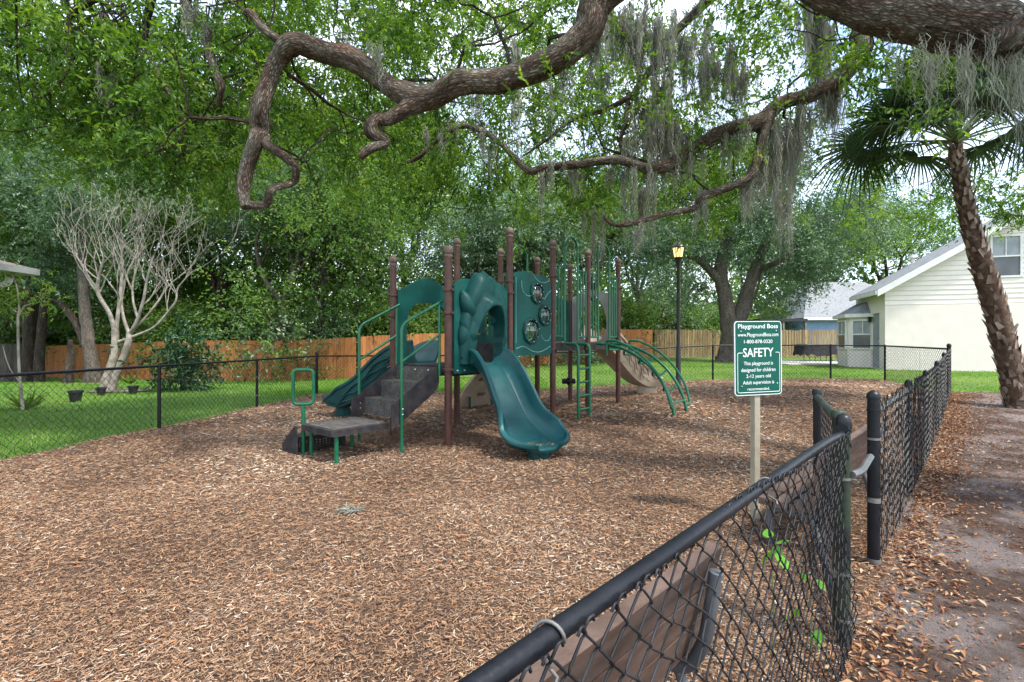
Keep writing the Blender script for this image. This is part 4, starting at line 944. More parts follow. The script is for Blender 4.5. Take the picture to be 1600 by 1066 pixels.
for txt, y, wd, ht, bold in (('Playground Boss', 97, 338, 30, .014), ('www.PlaygroundBoss.com', 157, 345, 26, .0), ('1-800-878-0320', 207, 240, 25, .0), ('SAFETY', 285, 258, 62, .012), ('This playground is', 363, 246, 25, 0), ('designed for children', 410, 290, 26, 0), ('2-12 years old', 455, 207, 24, 0), ('Adult supervision is', 500, 263, 25, 0), ('recommended.', 547, 187, 20, 0)):
    cu = bpy.data.curves.new('text', 'FONT'); cu.body = txt; cu.size = 1; cu.align_x = 'CENTER'; cu.offset = bold * .6 + .003 * (bold == 0); cu.resolution_u = 3
    to = bpy.data.objects.new('text', cu); C.objects.link(to); bpy.context.view_layer.update()
    me = bpy.data.meshes.new_from_object(to.evaluated_get(bpy.context.evaluated_depsgraph_get())); bpy.data.objects.remove(to)
    co = np.empty(len(me.vertices) * 3, np.float32); me.vertices.foreach_get('co', co); co = co.reshape(-1, 3)
    sx = wd * kx / (co[:, 0].max() - co[:, 0].min()); cx_ = (co[:, 0].max() + co[:, 0].min()) / 2
    up = max(txt, key=lambda c: c.isupper() or c.isdigit()); capz = .69
    szz = (ht * kz) / capz if txt[0].isupper() or txt[0].isdigit() else (ht * kz) / capz
    mm = MB(); a0, b0 = cc(243, y); mm.v = [tuple(sfn((v[0] - cx_) * sx, b0 + (v[1] - .35) * szz, .0034)) for v in co]; mm.f = [tuple(p.vertices) for p in me.polygons]
    obj('lettering', mm, MT['signw'], pan, False); bpy.data.meshes.remove(me)

# ================================================================== LAMP POST
lb = G(1060, 604); LAMP = thing('lamp_post', lb, 'tall black lamp post with a lit amber lantern', 'lamp post')
ht = CH + (533 - 375) / FPX * lb.y - lb.z; lt = ht
m = MB(); m.lathe(lb, [(.075, -.05), (.075, .05), (.06, .1), (.055, .9), (.045, 1.0), (.042, lt - .62), (.05, lt - .6), (.06, lt - .55)], 16); obj('pole', m, MT['lampb'], LAMP)
m = MB(); m.lathe(lb + Z3 * (lt - .62), [(.05, 0), (.065, .1), (.085, .16), (.11, .2)], 12); lan = obj('lantern', m, MT['lampb'], LAMP)
m = MB(); m.lathe(lb + Z3 * (lt - .42), [(.1, 0), (.14, .22), (.135, .225)], 8); obj('glass', m, MT['lantern'], lan, False)
for k in range(8):
    a = 2 * PI * (k) / 8; u = lb + Z3 * (lt - .42); ax2 = Vector((0, 0, 1)).orthogonal().normalized(); bx2 = Vector((0, 0, 1)).cross(ax2); d = ax2 * math.cos(a) + bx2 * math.sin(a); m = MB(); m.tube([u + d * .103, u + d * .143 + Z3 * .225], .008, 6); obj('rib', m, MT['lampb'], lan)
m = MB(); m.lathe(lb + Z3 * (lt - .2), [(.16, 0), (.17, .02), (.16, .04), (.1, .12), (.05, .17), (.02, .18), (.018, .21), (.004, .225)], 12); obj('roof', m, MT['lampb'], lan)

# ================================================================== WOODEN FENCES
def picket_mesh(w, h, dog=.03):
    m = MB(); t = .009; pr = [(-w / 2, 0), (w / 2, 0), (w / 2, h - dog), (w / 2 - dog, h), (-w / 2 + dog, h), (-w / 2, h - dog)]
    n = len(pr); vs = [(a, -t, z) for a, z in pr] + [(a, t, z) for a, z in pr]; fs = [tuple(range(n)), tuple(range(2 * n - 1, n - 1, -1))] + [(i, i + n, (i + 1) % n + n, (i + 1) % n) for i in range(n)]
    m.add(vs, fs); return m
def wood_fence(name, P, label, hs, m_, pw, gap, posts_in_front=False, jit=.012):
    b0 = P[0]; root = thing(name, (b0.x, b0.y, float(zg(b0.x, b0.y))), label, 'fence'); me = None; rr = random.Random(5)
    for i in range(len(P) - 1):
        a, b = P[i], P[i + 1]; L = (b - a).length; e = (b - a) / L; ang = math.atan2(e.y, e.x); n = int(L / (pw + gap)); n_ = Vector((-e.y, e.x))
        for k in range(n):
            s = (k + .5) * (pw + gap); p = a + e * s; h = hs[i] + (hs[i + 1] - hs[i]) * s / L; z = float(zg(p.x, p.y))
            if me is None: o = obj('picket', picket_mesh(pw, 1.0, .02), m_, None, False); me = o.data; o.parent = root
            else: o = bpy.data.objects.new('picket', me); C.objects.link(o); o.parent = root
            o.location = (p.x - b0.x, p.y - b0.y, z - root.location.z - .02 + rr.uniform(-jit, jit)); o.rotation_euler = (0, rr.uniform(-.008, .008), ang); o.scale = (1, 1, h)
        for f in (.25, .85):
            m = MB(); q0 = Vector((a.x, a.y, float(zg(a.x, a.y)) + hs[i] * f)) ; q1 = Vector((b.x, b.y, float(zg(b.x, b.y)) + hs[i + 1] * f)); off = Vector((n_.x, n_.y, 0)) * (.035); m.tube([q0 + off, q1 + off], .03, 4); obj('rail', m, m_, root, False)
    return root
def P2(px, d): return Vector(((px - 800) / FPX * d, d))
c1 = P2(20, 22); c2 = P2(300, 19.0); c3 = P2(560, 18.5); c4 = P2(1020, 31)
wood_fence('cedar_fence', [c1, c2, c3, c4], 'orange cedar picket fence behind the lawn and playground', [1.32, 1.62, 1.6, 1.78], MT['cedar'], .15, .004)
wood_fence('weathered_fence', [c4 + Vector((.1, 0)), P2(1318, 29.5)], 'weathered tan picket fence with gaps, below the pale blue house', [1.78, 1.72], MT['tanwood'], .125, .03, jit=.03)
gA, gB = P2(-40, 17.5), P2(44, 19.5)
wood_fence('grey_fence', [gA, gB], 'grey weathered board fence at the far left edge', [1.42, 1.5], MT['greywood'], .16, .02)

# ================================================================== HOUSES
hcn = Vector((13.34, 17.3, .27)); yh = R(20); hx = Vector((math.cos(yh), -math.sin(yh), 0)); hd = Vector((math.sin(yh), math.cos(yh), 0))
def H(a, d, z): return hcn + hx * a + hd * d + Z3 * z
HOUSE = thing('cream_house', hcn, 'cream house with siding gable, upper window and bay, right of the lawn', 'house')
ze = 2.28; slope = math.tan(R(31)); GW = 8.6; zpk = ze + .7 + slope * GW / 2
m = MB(); m.plate([(0, -.3), (GW, -.3), (GW, ze - .0), (0, ze - .0)], [], lambda a, z, t: H(a, .1 - t, z), .2); obj('wall', m, MT['cream'], HOUSE, 30)
m = MB(); m.plate([(0, -.3), (3, -.3), (3, ze + .62), (0, ze + .62)], [[(.35, 0), (1.25, 0), (1.25, 2.05), (.35, 2.05)][::-1]], lambda d, z, t: H(.1 + t, d + .201, z), .2); sw_ = obj('side_wall', m, MT['cream'], HOUSE, 30)
m = MB(); m.obox(H(.1, .201 + .8, 1.02), hx * .03, hd * .44, Z3 * 1.02); dr = obj('door', m, MT['blind'], sw_, 30); m = MB(); m.ball(H(.04, .201 + .5, 1.0), .035, 8, 5); obj('handle', m, MT['bolt'], dr)
m = MB(); m.obox(H(-.04, 1.42, 1.85), hx * .05, hd * .05, Z3 * .1); obj('wall_light', m, MT['lampb'], sw_)
# gable core and siding boards
top = lambda a: ze + .62 + slope * min(a, GW - a)
m = MB(); m.plate([(0, ze), (GW, ze), (GW, top(GW)), (GW / 2, top(GW / 2)), (0, top(0))], [[(3.0, 3.2), (3.72, 3.2), (3.72, 4.5), (3.0, 4.5)][::-1]], lambda a, z, t: H(a, .115 - t, z), .16); gab = obj('gable', m, MT['siding'], HOUSE, 30)
bh = .165; z = ze + .02; wx0, wx1, wz0, wz1 = 2.94, 3.78, 3.14, 4.56
while z < zpk - .15:
    zt = z + bh; xa = max(0, (z - ze - .62) / slope + .02); xb = max(0, (zt - ze - .62) / slope + .02); spans = [(xa, xb, GW - xb, GW - xa)]
    if zt > wz0 and z < wz1: spans = [(xa, xb, wx0, wx0), (wx1, wx1, GW - xb, GW - xa)]
    for (l0, l1, r1, r0) in spans:
        if r0 - l0 < .1: continue
        m = MB(); vs = [H(l0, .006, z), H(r0, .006, z), H(r1, .031, zt), H(l1, .031, zt), H(l0, .034, z), H(r0, .034, z), H(r1, .034, zt), H(l1, .034, zt)]
        m.add(vs, [(0, 1, 2, 3), (7, 6, 5, 4), (0, 4, 5, 1), (1, 5, 6, 2), (2, 6, 7, 3), (3, 7, 4, 0)]); obj('siding_board', m, MT['siding'], gab, False)
    z += bh
def window(parent, fnw, x0, x1, z0, z1, blind=True):
    m = MB()
    for a, b, c, d in ((x0 - .06, x1 + .06, z1, z1 + .06), (x0 - .06, x1 + .06, z0 - .06, z0), (x0 - .06, x0, z0, z1), (x1, x1 + .06, z0, z1), (x0, x1, (z0 + z1) / 2 - .025, (z0 + z1) / 2 + .025)):
        m.plate([(a, c), (b, c), (b, d), (a, d)], [], fnw, .07)
    wf = obj('window', m, MT['trim'], parent, False)
    for k, (c, d) in enumerate(((z0, (z0 + z1) / 2 - .025), ((z0 + z1) / 2 + .025, z1))):
        m = MB(); m.plate([(x0, c), (x1, c), (x1, d), (x0, d)], [], lambda a, z_, t: fnw(a, z_, t - .015), .012); obj('pane', m, MT['glass'] if k == 0 or not blind else MT['blind'], wf, False)
    if blind:
        m = MB(); xm = (x0 + x1) / 2; m.plate([(xm - .012, (z0 + z1) / 2 + .025), (xm + .012, (z0 + z1) / 2 + .025), (xm + .012, z1), (xm - .012, z1)], [], fnw, .03); obj('muntin', m, MT['trim'], wf, False)
window(gab, lambda a, z_, t: H(a, .02 - t, z_), 3.0, 3.72, 3.2, 4.5)
# roof: two slabs with overhang
for sgn in (0, 1):
    x_e = -.32 if sgn == 0 else GW + .32
    ze2 = ze + .62 - slope * .32; m = MB(); q = [H(x_e, -.3, ze2 + .03), H(GW / 2, -.3, zpk + .03), H(GW / 2, 2.75, zpk + .03), H(x_e, 2.75, ze2 + .03)]; m.add(q + [v + Z3 * .1 for v in q], [(3, 2, 1, 0), (4, 5, 6, 7), (0, 1, 5, 4), (1, 2, 6, 5), (2, 3, 7, 6), (3, 0, 4, 7)]); rf = obj('roof', m, MT['roof'], HOUSE, False)
    m = MB(); q = [H(x_e, -.33, ze2 - .12), H(GW / 2, -.33, zpk - .12), H(GW / 2, -.305, zpk - .12), H(x_e, -.305, ze2 - .12)]; m.add(q + [v + Z3 * .235 for v in q], [(3, 2, 1, 0), (4, 5, 6, 7), (0, 1, 5, 4), (1, 2, 6, 5), (2, 3, 7, 6), (3, 0, 4, 7)]); obj('rake_board', m, MT['trim'], rf, False)
    if sgn == 0:
        m = MB(); m.obox(H(x_e - .03, 1.2, ze2 + .02), hx * .03, hd * 1.5, Z3 * .07); obj('gutter', m, MT['trim'], rf, False)
m = MB(); m.lathe(H(1.7, 2.5, ze + .62 + slope * 1.7 + .05), [(.06, 0), (.06, .3), (.12, .32), (.1, .42)], 10); obj('vent_pipe', m, MT['trim'], HOUSE)
# bay with its own little roof
m = MB(); bayp = [(.2, 1.5), (-.6, 1.8), (-.6, 3.2), (.2, 3.6)]
for i in range(3):
    (a0, d0), (a1, d1) = bayp[i], bayp[i + 1]; L = math.hypot(a1 - a0, d1 - d0); fb = lambda s, z_, t, a0=a0, d0=d0, a1=a1, d1=d1, L=L: H(a0 + (a1 - a0) * s / L, d0 + (d1 - d0) * s / L, z_) + (hx * -(d1 - d0) / L + hd * (a1 - a0) / L) * t
    m = MB(); m.plate([(0, -.2), (L, -.2), (L, 2.05), (0, 2.05)], [], fb, .12)
    bw = obj('bay_wall', m, MT['cream'], HOUSE, 30)
    if i < 2: window(bw, lambda s, z_, t, fb=fb: fb(s, z_, t + .08), L / 2 - (.3 if i == 0 else .5), L / 2 + (.3 if i == 0 else .5), .75, 1.8)
m = MB(); q = [H(.12, 1.35, 2.06), H(-.78, 1.66, 2.06), H(-.78, 3.4, 2.06), H(.12, 3.8, 2.06)]; tp = [H(.1, 1.6, 2.55), H(-.02, 1.85, 2.55), H(-.02, 3.1, 2.55), H(.1, 3.3, 2.55)]
m.add(q + tp, [(0, 3, 2, 1), (4, 5, 6, 7), (0, 1, 5, 4), (1, 2, 6, 5), (2, 3, 7, 6), (3, 0, 4, 7)]); br = obj('bay_roof', m, MT['roof'], HOUSE, False)
m = MB()
for i in range(3):
    c = (q[i] + q[i + 1]) / 2 - Z3 * .05; dd = (q[i + 1] - q[i]); m.obox(c, dd / 2, Vector((-dd.y, dd.x, 0)).normalized() * .02, Z3 * .07)
obj('fascia', m, MT['trim'], br, False)

# pale blue house behind the tan fence
bd = 36.0; bx0 = (1258 - 800) / FPX * bd; bz = .25; BH = thing('blue_house', (bx0 + 4, bd + 3, bz), 'pale blue house with light grey shingle roof behind the tan fence', 'house')
zee = CH + (533 - 497) / FPX * bd; zr = CH + (533 - 441) / FPX * (bd + 3.5)
m = MB(); m.box(bx0, bx0 + 9, bd, bd + 7, bz - .3, zee); obj('wall', m, MT['bluewall'], BH, False)
m = MB(); q = [Vector((bx0 - .3, bd - .35, zee)), Vector((bx0 + 9.3, bd - .35, zee)), Vector((bx0 + 9.3, bd + 7.35, zee)), Vector((bx0 - .3, bd + 7.35, zee))]; r0 = Vector((bx0 + 2.35, bd + 3.5, zr)); r1 = Vector((bx0 + 7, bd + 3.5, zr))
m.add(q + [r0, r1], [(0, 1, 5, 4), (1, 2, 5), (2, 3, 4, 5), (3, 0, 4), (3, 2, 1, 0)]); rf = obj('roof', m, MT['roof'], BH, False)
m = MB(); m.box(bx0 - .32, bx0 + 9.32, bd - .39, bd - .352, zee - .17, zee + .02); obj('fascia', m, MT['trim'], rf, False)
# dark carport left of it
cd_ = 33.5; cx0, cx1 = (1188 - 800) / FPX * cd_, (1262 - 800) / FPX * cd_; CP = thing('carport', (cx0 + 1, cd_ + 1, .25), 'low dark flat-roofed carport left of the pale blue house', 'carport')
zc = CH + (533 - 500) / FPX * cd_
m = MB(); m.box(cx0, cx1, cd_, cd_ + 3, zc - .12, zc + .08); obj('roof', m, MT['lampb'], CP, False)
for x in (cx0 + .1, (cx0 + cx1) / 2, cx1 - .1):
    for y in (cd_ + .1, cd_ + 2.8): m = MB(); m.box(x - .06, x + .06, y - .06, y + .06, .1, zc - .12); obj('post', m, MT['greywood'], CP, False)
# eave of the house on the left
ex, ey = -752 / FPX * 8.2, 8.2; LH = thing('left_house', (ex - 2, ey - 3, 0), 'corner of a brown shingle roof with white gutter at the left edge', 'house')
zev = CH + (533 - 424) / FPX * 8.2
m = MB(); m.box(ex - 6, ex - .62, ey - 6, ey - .6, -.1, zev + .02); obj('wall', m, MT['cream'], LH, False)
m = MB(); q = [Vector((ex - 7, ey, zev + .06)), Vector((ex, ey, zev + .06)), Vector((ex, ey - 7, zev + .06)), Vector((ex - 7, ey - 7, zev + .06))]; pk = Vector((ex - 3.5, ey - 3.5, zev + 1.25)); m.add(q + [pk], [(1, 0, 4), (2, 1, 4), (3, 2, 4), (0, 3, 4), (0, 1, 2, 3)]); rf = obj('roof', m, MT['roofbr'], LH, False)
m = MB(); m.box(ex - 7, ex + .06, ey + .003, ey + .1, zev - .06, zev + .045); m.box(ex + .003, ex + .1, ey - 7, ey, zev - .06, zev + .045); obj('gutter', m, MT['gutter'], rf, False)
m = MB(); m.box(ex - 7, ex, ey - 7, ey, zev - .05, zev + .05); obj('soffit', m, MT['gutter'], rf, False)
m = MB(); m.tube(fillet([Vector((ex - .42, ey + .05, zev - .05)), Vector((ex - .42, ey + .05, zev - .2)), Vector((ex - .68, ey - .5, zev - .42)), Vector((ex - .68, ey - .5, .1))], .08), .05, 8); obj('downspout', m, MT['trim'], LH)

# patio slab and covered furniture
pc = G(1275, 568); m = MB(); m.box(pc.x - 2.2, pc.x + 3.2, pc.y - 1.6, pc.y + 2.4, pc.z - .05, pc.z + .05); o = obj('patio_slab', m, MT['concrete'], None, False); o['kind'] = 'structure'
pd = 24.0; a0, a1 = (1244 - 800) / FPX * pd, (1330 - 800) / FPX * pd; pz = float(zg(a0, pd)); zt = CH - (540 - 533) / FPX * pd
PC = thing('covered_table', ((a0 + a1) / 2, pd, pz), 'black covered patio table with thin chair legs in front of the house', 'table')
m = MB(); n = 40; rows = []
for t, zz in ((0, pz + .34), (.35, pz + .45), (.8, zt - .12), (1, zt)):
    row = []
    for k in range(n):
        a = 2 * PI * k / n; cx_, sx_ = math.cos(a), math.sin(a); f = 1.0 - .06 * t; sq = lambda v: math.copysign(abs(v) ** .45, v)
        row.append(((a0 + a1) / 2 + sq(cx_) * (a1 - a0) / 2 * f + .04 * math.sin(k * 2.1) * (1 - t), pd + sq(sx_) * .55 * f + .03 * math.cos(k * 1.7) * (1 - t), zz + .07 * math.sin(k * 1.9) * (1 - t) + (.06 if cx_ < -.6 and t > .9 else 0)))
    rows.append(row)
m.add([v for r in rows for v in r], [(r * n + k, r * n + (k + 1) % n, (r + 1) * n + (k + 1) % n, (r + 1) * n + k) for r in range(3) for k in range(n)]); obj('cover', m, MT['cover'], PC, 40)
m = MB(); m.add(rows[-1], [tuple(range(n))]); m.add([(v[0], v[1], v[2] + .012) for v in rows[-1]], [tuple(range(n))]); obj('cover_top', m, MT['covertop'], PC, False)
for k in range(10):
    x = a0 + .15 + (a1 - a0 - .3) * k / 9; m = MB(); m.tube([Vector((x, pd - .4 + .1 * (k % 2), pz + .45)), Vector((x + .05 * ((k % 2) * 2 - 1), pd - .48 + .1 * (k % 2), pz))], .013, 6); obj('leg', m, MT['cover'], PC)

# ================================================================== TREES
def limb(m, pts, n=12, wob=.12, sub=5):
    """pts: (x,y,z,r)"""
    m.bark = True; q = crom(pts, sub); m.tube([Vector(p[:3]) for p in q], [max(.004, p[3]) for p in q], n, wob=wob)
    return q
def grow(rng, p, d, L, r, depth, segs, tips, bend=.35, up=.15, split=(2, 3), lf=.72, spread=.7):
    """recursive limbs: fills segs with (points, radii) and tips with end points"""
    pts = [p]; rad = [r]; n = 4; q = p.copy(); dd = d.copy()
    for k in range(n):
        dd = dd + rng.normal(0, bend, 3) * .5; dd[2] += up * .4; dd /= np.linalg.norm(dd); q = q + dd * L / n; pts.append(q.copy()); rad.append(r * (1 - .38 * (k + 1) / n))
    segs.append((pts, rad))
    tips.append((pts[2], depth, dd.copy())) if depth <= 1 else None
    if depth == 0: tips.append((q, 0, dd.copy())); return
    for s in range(rng.integers(split[0], split[1] + 1)):
        nd = dd + rng.normal(0, spread, 3); nd[2] += up; nd /= np.linalg.norm(nd); st = pts[-1] if s < 2 else pts[-2]
        grow(rng, st, nd, L * lf * rng.uniform(.8, 1.15), rad[-1] * (.85 if s == 0 else .65), depth - 1, segs, tips, bend, up, split, lf, spread)
def segs_mesh(segs, n=8, wob=.15):
    m = MB(); m.bark = True
    for pts, rad in segs: m.tube([Vector(p) for p in pts], rad, n if rad[0] > .04 else 5, cap=False, wob=wob if rad[0] > .05 else 0)
    return m

# ---- woodland tree variants (shared by the trees behind the fences)
def tree_variant(seed, h, tr, leafm, barkm, n_leaf, ls, lean=(0, 0), fork=.32, spread=.75, clump=.75, low=0.0):
    rng = np.random.default_rng(seed); segs, tips = [], []
    p = np.zeros(3); d = np.array([lean[0], lean[1], 1.0]); d /= np.linalg.norm(d)
    base = [np.array([0, 0, -.3]), np.array([0, 0, .0]), d * h * fork * .5 + rng.normal(0, .1, 3), d * h * fork]
    segs.append((base, [tr * 1.5, tr * 1.25, tr * .95, tr * .85]))
    for k in range(4):
        a = 2 * PI * (k + rng.uniform(-.3, .3)) / 4; nd = d + np.array([math.cos(a), math.sin(a), 0]) * rng.uniform(.35, .9) * spread * 1.3
        if k == 0: nd = d.copy()
        nd /= np.linalg.norm(nd); grow(rng, base[-1], nd, h * .27, tr * .6, 3, segs, tips, .4, .22, (2, 3), .7, spread)
    if low:
        for k in range(3):
            a = rng.uniform(0, 2 * PI); nd = np.array([math.cos(a), math.sin(a), .25]); grow(rng, base[2], nd, h * .2, tr * .3, 2, segs, tips, .4, .05, (2, 3), .7, spread)
    B = Bulk(); per = 10; nt_ = max(1, int(n_leaf / per / len(tips)))
    C0 = np.array([t[0] for t in tips]); cen = np.repeat(C0, nt_, 0); dirs = np.repeat(np.array([t[2] for t in tips]), nt_, 0)
    off = rng.normal(0, clump, cen.shape) * np.array([1, 1, .62]); tone_c = np.repeat(rng.normal(.48, .22, len(C0)), nt_)
    cen = cen + off; dirs = off * .8 + dirs * .4 + rng.normal(0, .5, cen.shape)
    n = len(cen)
    tl = ls * 5; t = np.linspace(.1, 1, per)[None, :]; dirs = unit(dirs)
    P = cen[:, None, :] + dirs[:, None, :] * (t * tl)[:, :, None] + rng.normal(0, ls * .5, (n, per, 3)); P[:, :, 2] -= .3 * t ** 2 * tl
    D = dirs[:, None, :] * .5 + rng.normal(0, .7, (n, per, 3)); D[:, :, 2] -= .3; Nr = rng.normal(0, .5, (n, per, 3)); Nr[:, :, 2] += .8; k = n * per
    L = rng.uniform(.7, 1.4, k) * ls; V, F = leaf_mesh(P.reshape(-1, 3), D.reshape(-1, 3), Nr.reshape(-1, 3), L, L * rng.uniform(.4, .65, k))
    T = np.clip(np.repeat(tone_c, per) + rng.normal(0, .17, k), 0, 1); B.add(V, F, np.repeat(T, 2))
    root = bpy.data.objects.new('woodland_tree', None); C.objects.link(root)
    obj('trunk', segs_mesh(segs), MT[barkm], root, 60); B.build('crown', MT[leafm], root)
    return root
VAR = [tree_variant(11, 9.5, .2, 'leafA', 'barkbg', 26000, .13, (.15, 0), .3, .8, .8, 1),
       tree_variant(12, 9.0, .17, 'leafB', 'barkgrey', 26000, .125, (-.1, .1), .34, .75, .75, 1),
       tree_variant(13, 10.5, .22, 'leafC', 'barkbg', 25000, .13, (.0, .1), .36, .85, .8, 0),
       tree_variant(14, 7.0, .14, 'leafB', 'barkgrey', 30000, .115, (.25, 0), .26, .8, .65, 1)]
VAR += [tree_variant(15, 17.0, .27, 'leafA', 'barkbg', 46000, .17, (.05, .05), .3, .7, 1.15, 1), tree_variant(16, 16.0, .25, 'leafC', 'barkgrey', 44000, .165, (-.08, 0), .28, .75, 1.1, 1)]
used = [False] * 6
def place(v, px, d, s, rot, label, group=None, name='woodland_tree', cat='tree', zs=1.0):
    if used[v]: o = copy_tree(VAR[v])
    else: o = VAR[v]; used[v] = True
    x = (px - 800) / FPX * d; o.location = (x, d, float(zg(x, d)) - .05); o.rotation_euler = (0, 0, rot); o.scale = (s, s, s * zs); o.name = name
    return tag(o, label, cat, group)
GT = 'trees standing behind the wooden fences'
ORD = ['leftmost', 'second from left', 'third from left', 'fourth from left', 'fifth from left', 'sixth from left', 'seventh from left', 'eighth from left', 'ninth from left', 'tenth from left', 'eleventh from left', 'twelfth from left', 'rightmost']
front = [(0, -70, 19.5, 1.0, .4), (1, 62, 22.5, 1.1, 1.9), (0, 225, 24, 1.0, 3.9), (2, 345, 23, .95, .9), (1, 440, 21, 1.05, 2.9), (0, 487, 19.8, .95, 0.1),
         (2, 600, 24, 1.0, 2.2), (1, 735, 24.5, .95, 4.2), (3, 830, 25, 1.25, 5.0), (2, 935, 31, 1.1, 1.2), (1, 1010, 34, 1.25, .7), (2, 1290, 46, 1.25, 3.3), (0, 1560, 38, 1.15, 5.5)]
for k, (v, px, d, s, r) in enumerate(front):
    place(v, px, d, s, r, 'tall leafy green tree of the front row behind the fences, ' + ORD[k], GT)
back = [(4, -90, 26, 1.0, 1), (5, 60, 28, 1.0, 2), (4, 190, 27, 1.0, 4), (5, 310, 29, 1.0, 5), (4, 400, 30, 1.0, .3), (5, 530, 29, 1.0, 1.4), (4, 640, 32, 1.0, 3.1), (5, 760, 34, .95, 4.4), (1, 890, 40, 1.4, 5.7),
        (0, 1080, 44, 1.4, 2.6), (1, 1180, 47, 1.4, 1.1), (2, 1400, 50, 1.5, .6), (1, 1500, 48, 1.3, 4.0), (2, 1680, 44, 1.3, 2)]
ORD2 = ORD[:-1] + ['thirteenth from left', 'fourteenth from left', 'fifteenth from left', 'sixteenth from left', 'seventeenth from left', 'rightmost']
for k, (v, px, d, s, r) in enumerate(back): place(v, px, d, s, r, 'tall tree in the crowded back row of the woods, ' + (ORD2[k] if k < len(back) - 1 else 'rightmost'), 'trees in the back row of the woods')
# under-storey bushes filling in between the trunks
BV = tree_variant(21, 3.4, .05, 'leafA', 'barkbg', 17000, .10, (0, 0), .16, .95, .42, 1); BV.name = 'bush'
first = True
for k, (px, d, s, r) in enumerate([(20, 23.5, 1.0, 0), (110, 24.5, 1.1, 1), (205, 23, .95, 2), (290, 22, 1.1, 3), (380, 23.5, .6, 4), (455, 24.5, .75, 5), (545, 23.5, .7, .5), (620, 22.5, 1.1, 1.5), (690, 24, 1.0, 2.5), (760, 25, 1.15, 3.5), (850, 28, 1.2, 4.5), (930, 30, 1.1, 5.5), (985, 33, 1.3, .2), (1050, 36, 1.35, 1.2), (1110, 37, 1.2, 2.2), (1215, 40, 1.4, 3.2), (1250, 44, 1.6, 4.2), (1330, 48, 1.8, 5.2)]):
    o = BV if first else copy_tree(BV); first = False; x = (px - 800) / FPX * d; o.location = (x, d, float(zg(x, d)) - .1); o.rotation_euler = (0, 0, r); o.scale = (s * 1.15, s * 1.15, s); o.name = 'bush'
    tag(o, 'dense green bush between trunks behind the fences, ' + ORD2[k], 'bush', 'bushes behind the wooden fences')

# big twin-trunked oak on the far lawn
ob = G(1143, 566); BO = thing('spreading_oak', ob, 'large forked grey oak on the far lawn behind the sign', 'tree'); rng = np.random.default_rng(31); segs, tips = [], []
def op(px, py, dd=0): return np.array(A(px, py, ob.y + dd))
m = MB()
q1 = limb(m, [(*op(1136, 575), 0.779), (*op(1138, 555), 0.508), (*op(1140, 520), 0.410), (*op(1134, 470), 0.344), (*op(1126, 420), 0.295), (*op(1138, 370), 0.246), (*op(1150, 310), 0.180)], 16, .2)
obj('trunk', m, MT['barkgrey'], BO, 60)
m = MB(); limb(m, [(*op(1142, 535), 0.410), (*op(1158, 490), 0.344), (*op(1168, 455), 0.295), (*op(1180, 420), 0.246), (*op(1200, 370), 0.197), (*op(1225, 320), 0.131)], 14, .2)
limb(m, [(*op(1130, 445), 0.246), (*op(1112, 425), 0.205), (*op(1095, 408), 0.172), (*op(1078, 400), 0.148), (*op(1055, 385), 0.098), (*op(1020, 350, -1), 0.057)], 12, .2)
limb(m, [(*op(1172, 440), 0.197), (*op(1190, 420), 0.164), (*op(1215, 410, -1), 0.123), (*op(1250, 380, -2), 0.082)], 10, .2)
obj('limb', m, MT['barkgrey'], BO, 60)
B = Bulk()
for px, py, dd, rx, rz, n in ((1150, 300, 0, 3.4, 1.7, 1500), (1060, 330, -1, 2.6, 1.5, 900), (1240, 330, -1, 3.0, 1.7, 1200), (1120, 390, 1, 2.2, 1.0, 380), (1290, 390, -2, 2.2, 1.5, 850), (1020, 400, -1.5, 1.7, 1.3, 420), (1240, 440, 0, 1.9, 1.0, 420), (1180, 250, 1, 3.5, 1.4, 900), (1330, 330, -1, 2.0, 1.6, 560), (1085, 450, 4, 2.2, 1.2, 420)):
    c = op(px, py, dd); cl_n = max(6, n // 40); cc_ = c + rng.normal(0, 1, (cl_n, 3)) * np.array([rx * .55, rx * .45, rz * .6]); idx = rng.integers(0, cl_n, n); tc_ = rng.normal(.45, .17, cl_n)
    cen = cc_[idx] + rng.normal(0, .42, (n, 3)) * np.array([1, 1, .7]); per = 10; dirs = rdir(n, rng)
    t = np.linspace(.1, 1, per)[None, :]; P = cen[:, None, :] + dirs[:, None, :] * (t * .6)[:, :, None] + rng.normal(0, .06, (n, per, 3)); D = rng.normal(0, .8, (n, per, 3)); D[:, :, 2] -= .4; Nr = rng.normal(0, .5, (n, per, 3)); Nr[:, :, 2] += .8; k = n * per; L = rng.uniform(.08, .17, k)
    V, F = leaf_mesh(P.reshape(-1, 3), D.reshape(-1, 3), Nr.reshape(-1, 3), L, L * .5); B.add(V, F, np.repeat(np.clip(np.repeat(tc_[idx], per) + rng.normal(0, .16, k), 0, 1), 2))
B.build('crown', MT['leafB'], BO)

# trunks seen in front of the cedar fence at the left
LT = P2(130, 17.2); lo3 = Vector((LT.x, LT.y, float(zg(LT.x, LT.y)))); LO = thing('leaning_oak', lo3, 'grey oak with low crooked limb in front of the cedar fence, left of bare tree', 'tree')
def lp_(px, py, dd=0): return tuple(A(px, py, 17.2 + dd))
m = MB(); limb(m, [(*lp_(146, 600), 0.286), (*lp_(143, 570), 0.218), (*lp_(138, 530), 0.184), (*lp_(132, 480), 0.163), (*lp_(128, 420), 0.136), (*lp_(130, 350), 0.109), (*lp_(120, 260), 0.068)], 14, .2); obj('trunk', m, MT['barkgrey'], LO, 60)
m = MB(); limb(m, [(*lp_(132, 540), 0.136), (*lp_(122, 510), 0.122), (*lp_(108, 490), 0.109), (*lp_(90, 470), 0.095), (*lp_(60, 462), 0.068), (*lp_(20, 440), 0.041)], 12, .2); obj('limb', m, MT['barkbg'], LO, 60)
rng = np.random.default_rng(33); B = Bulk()
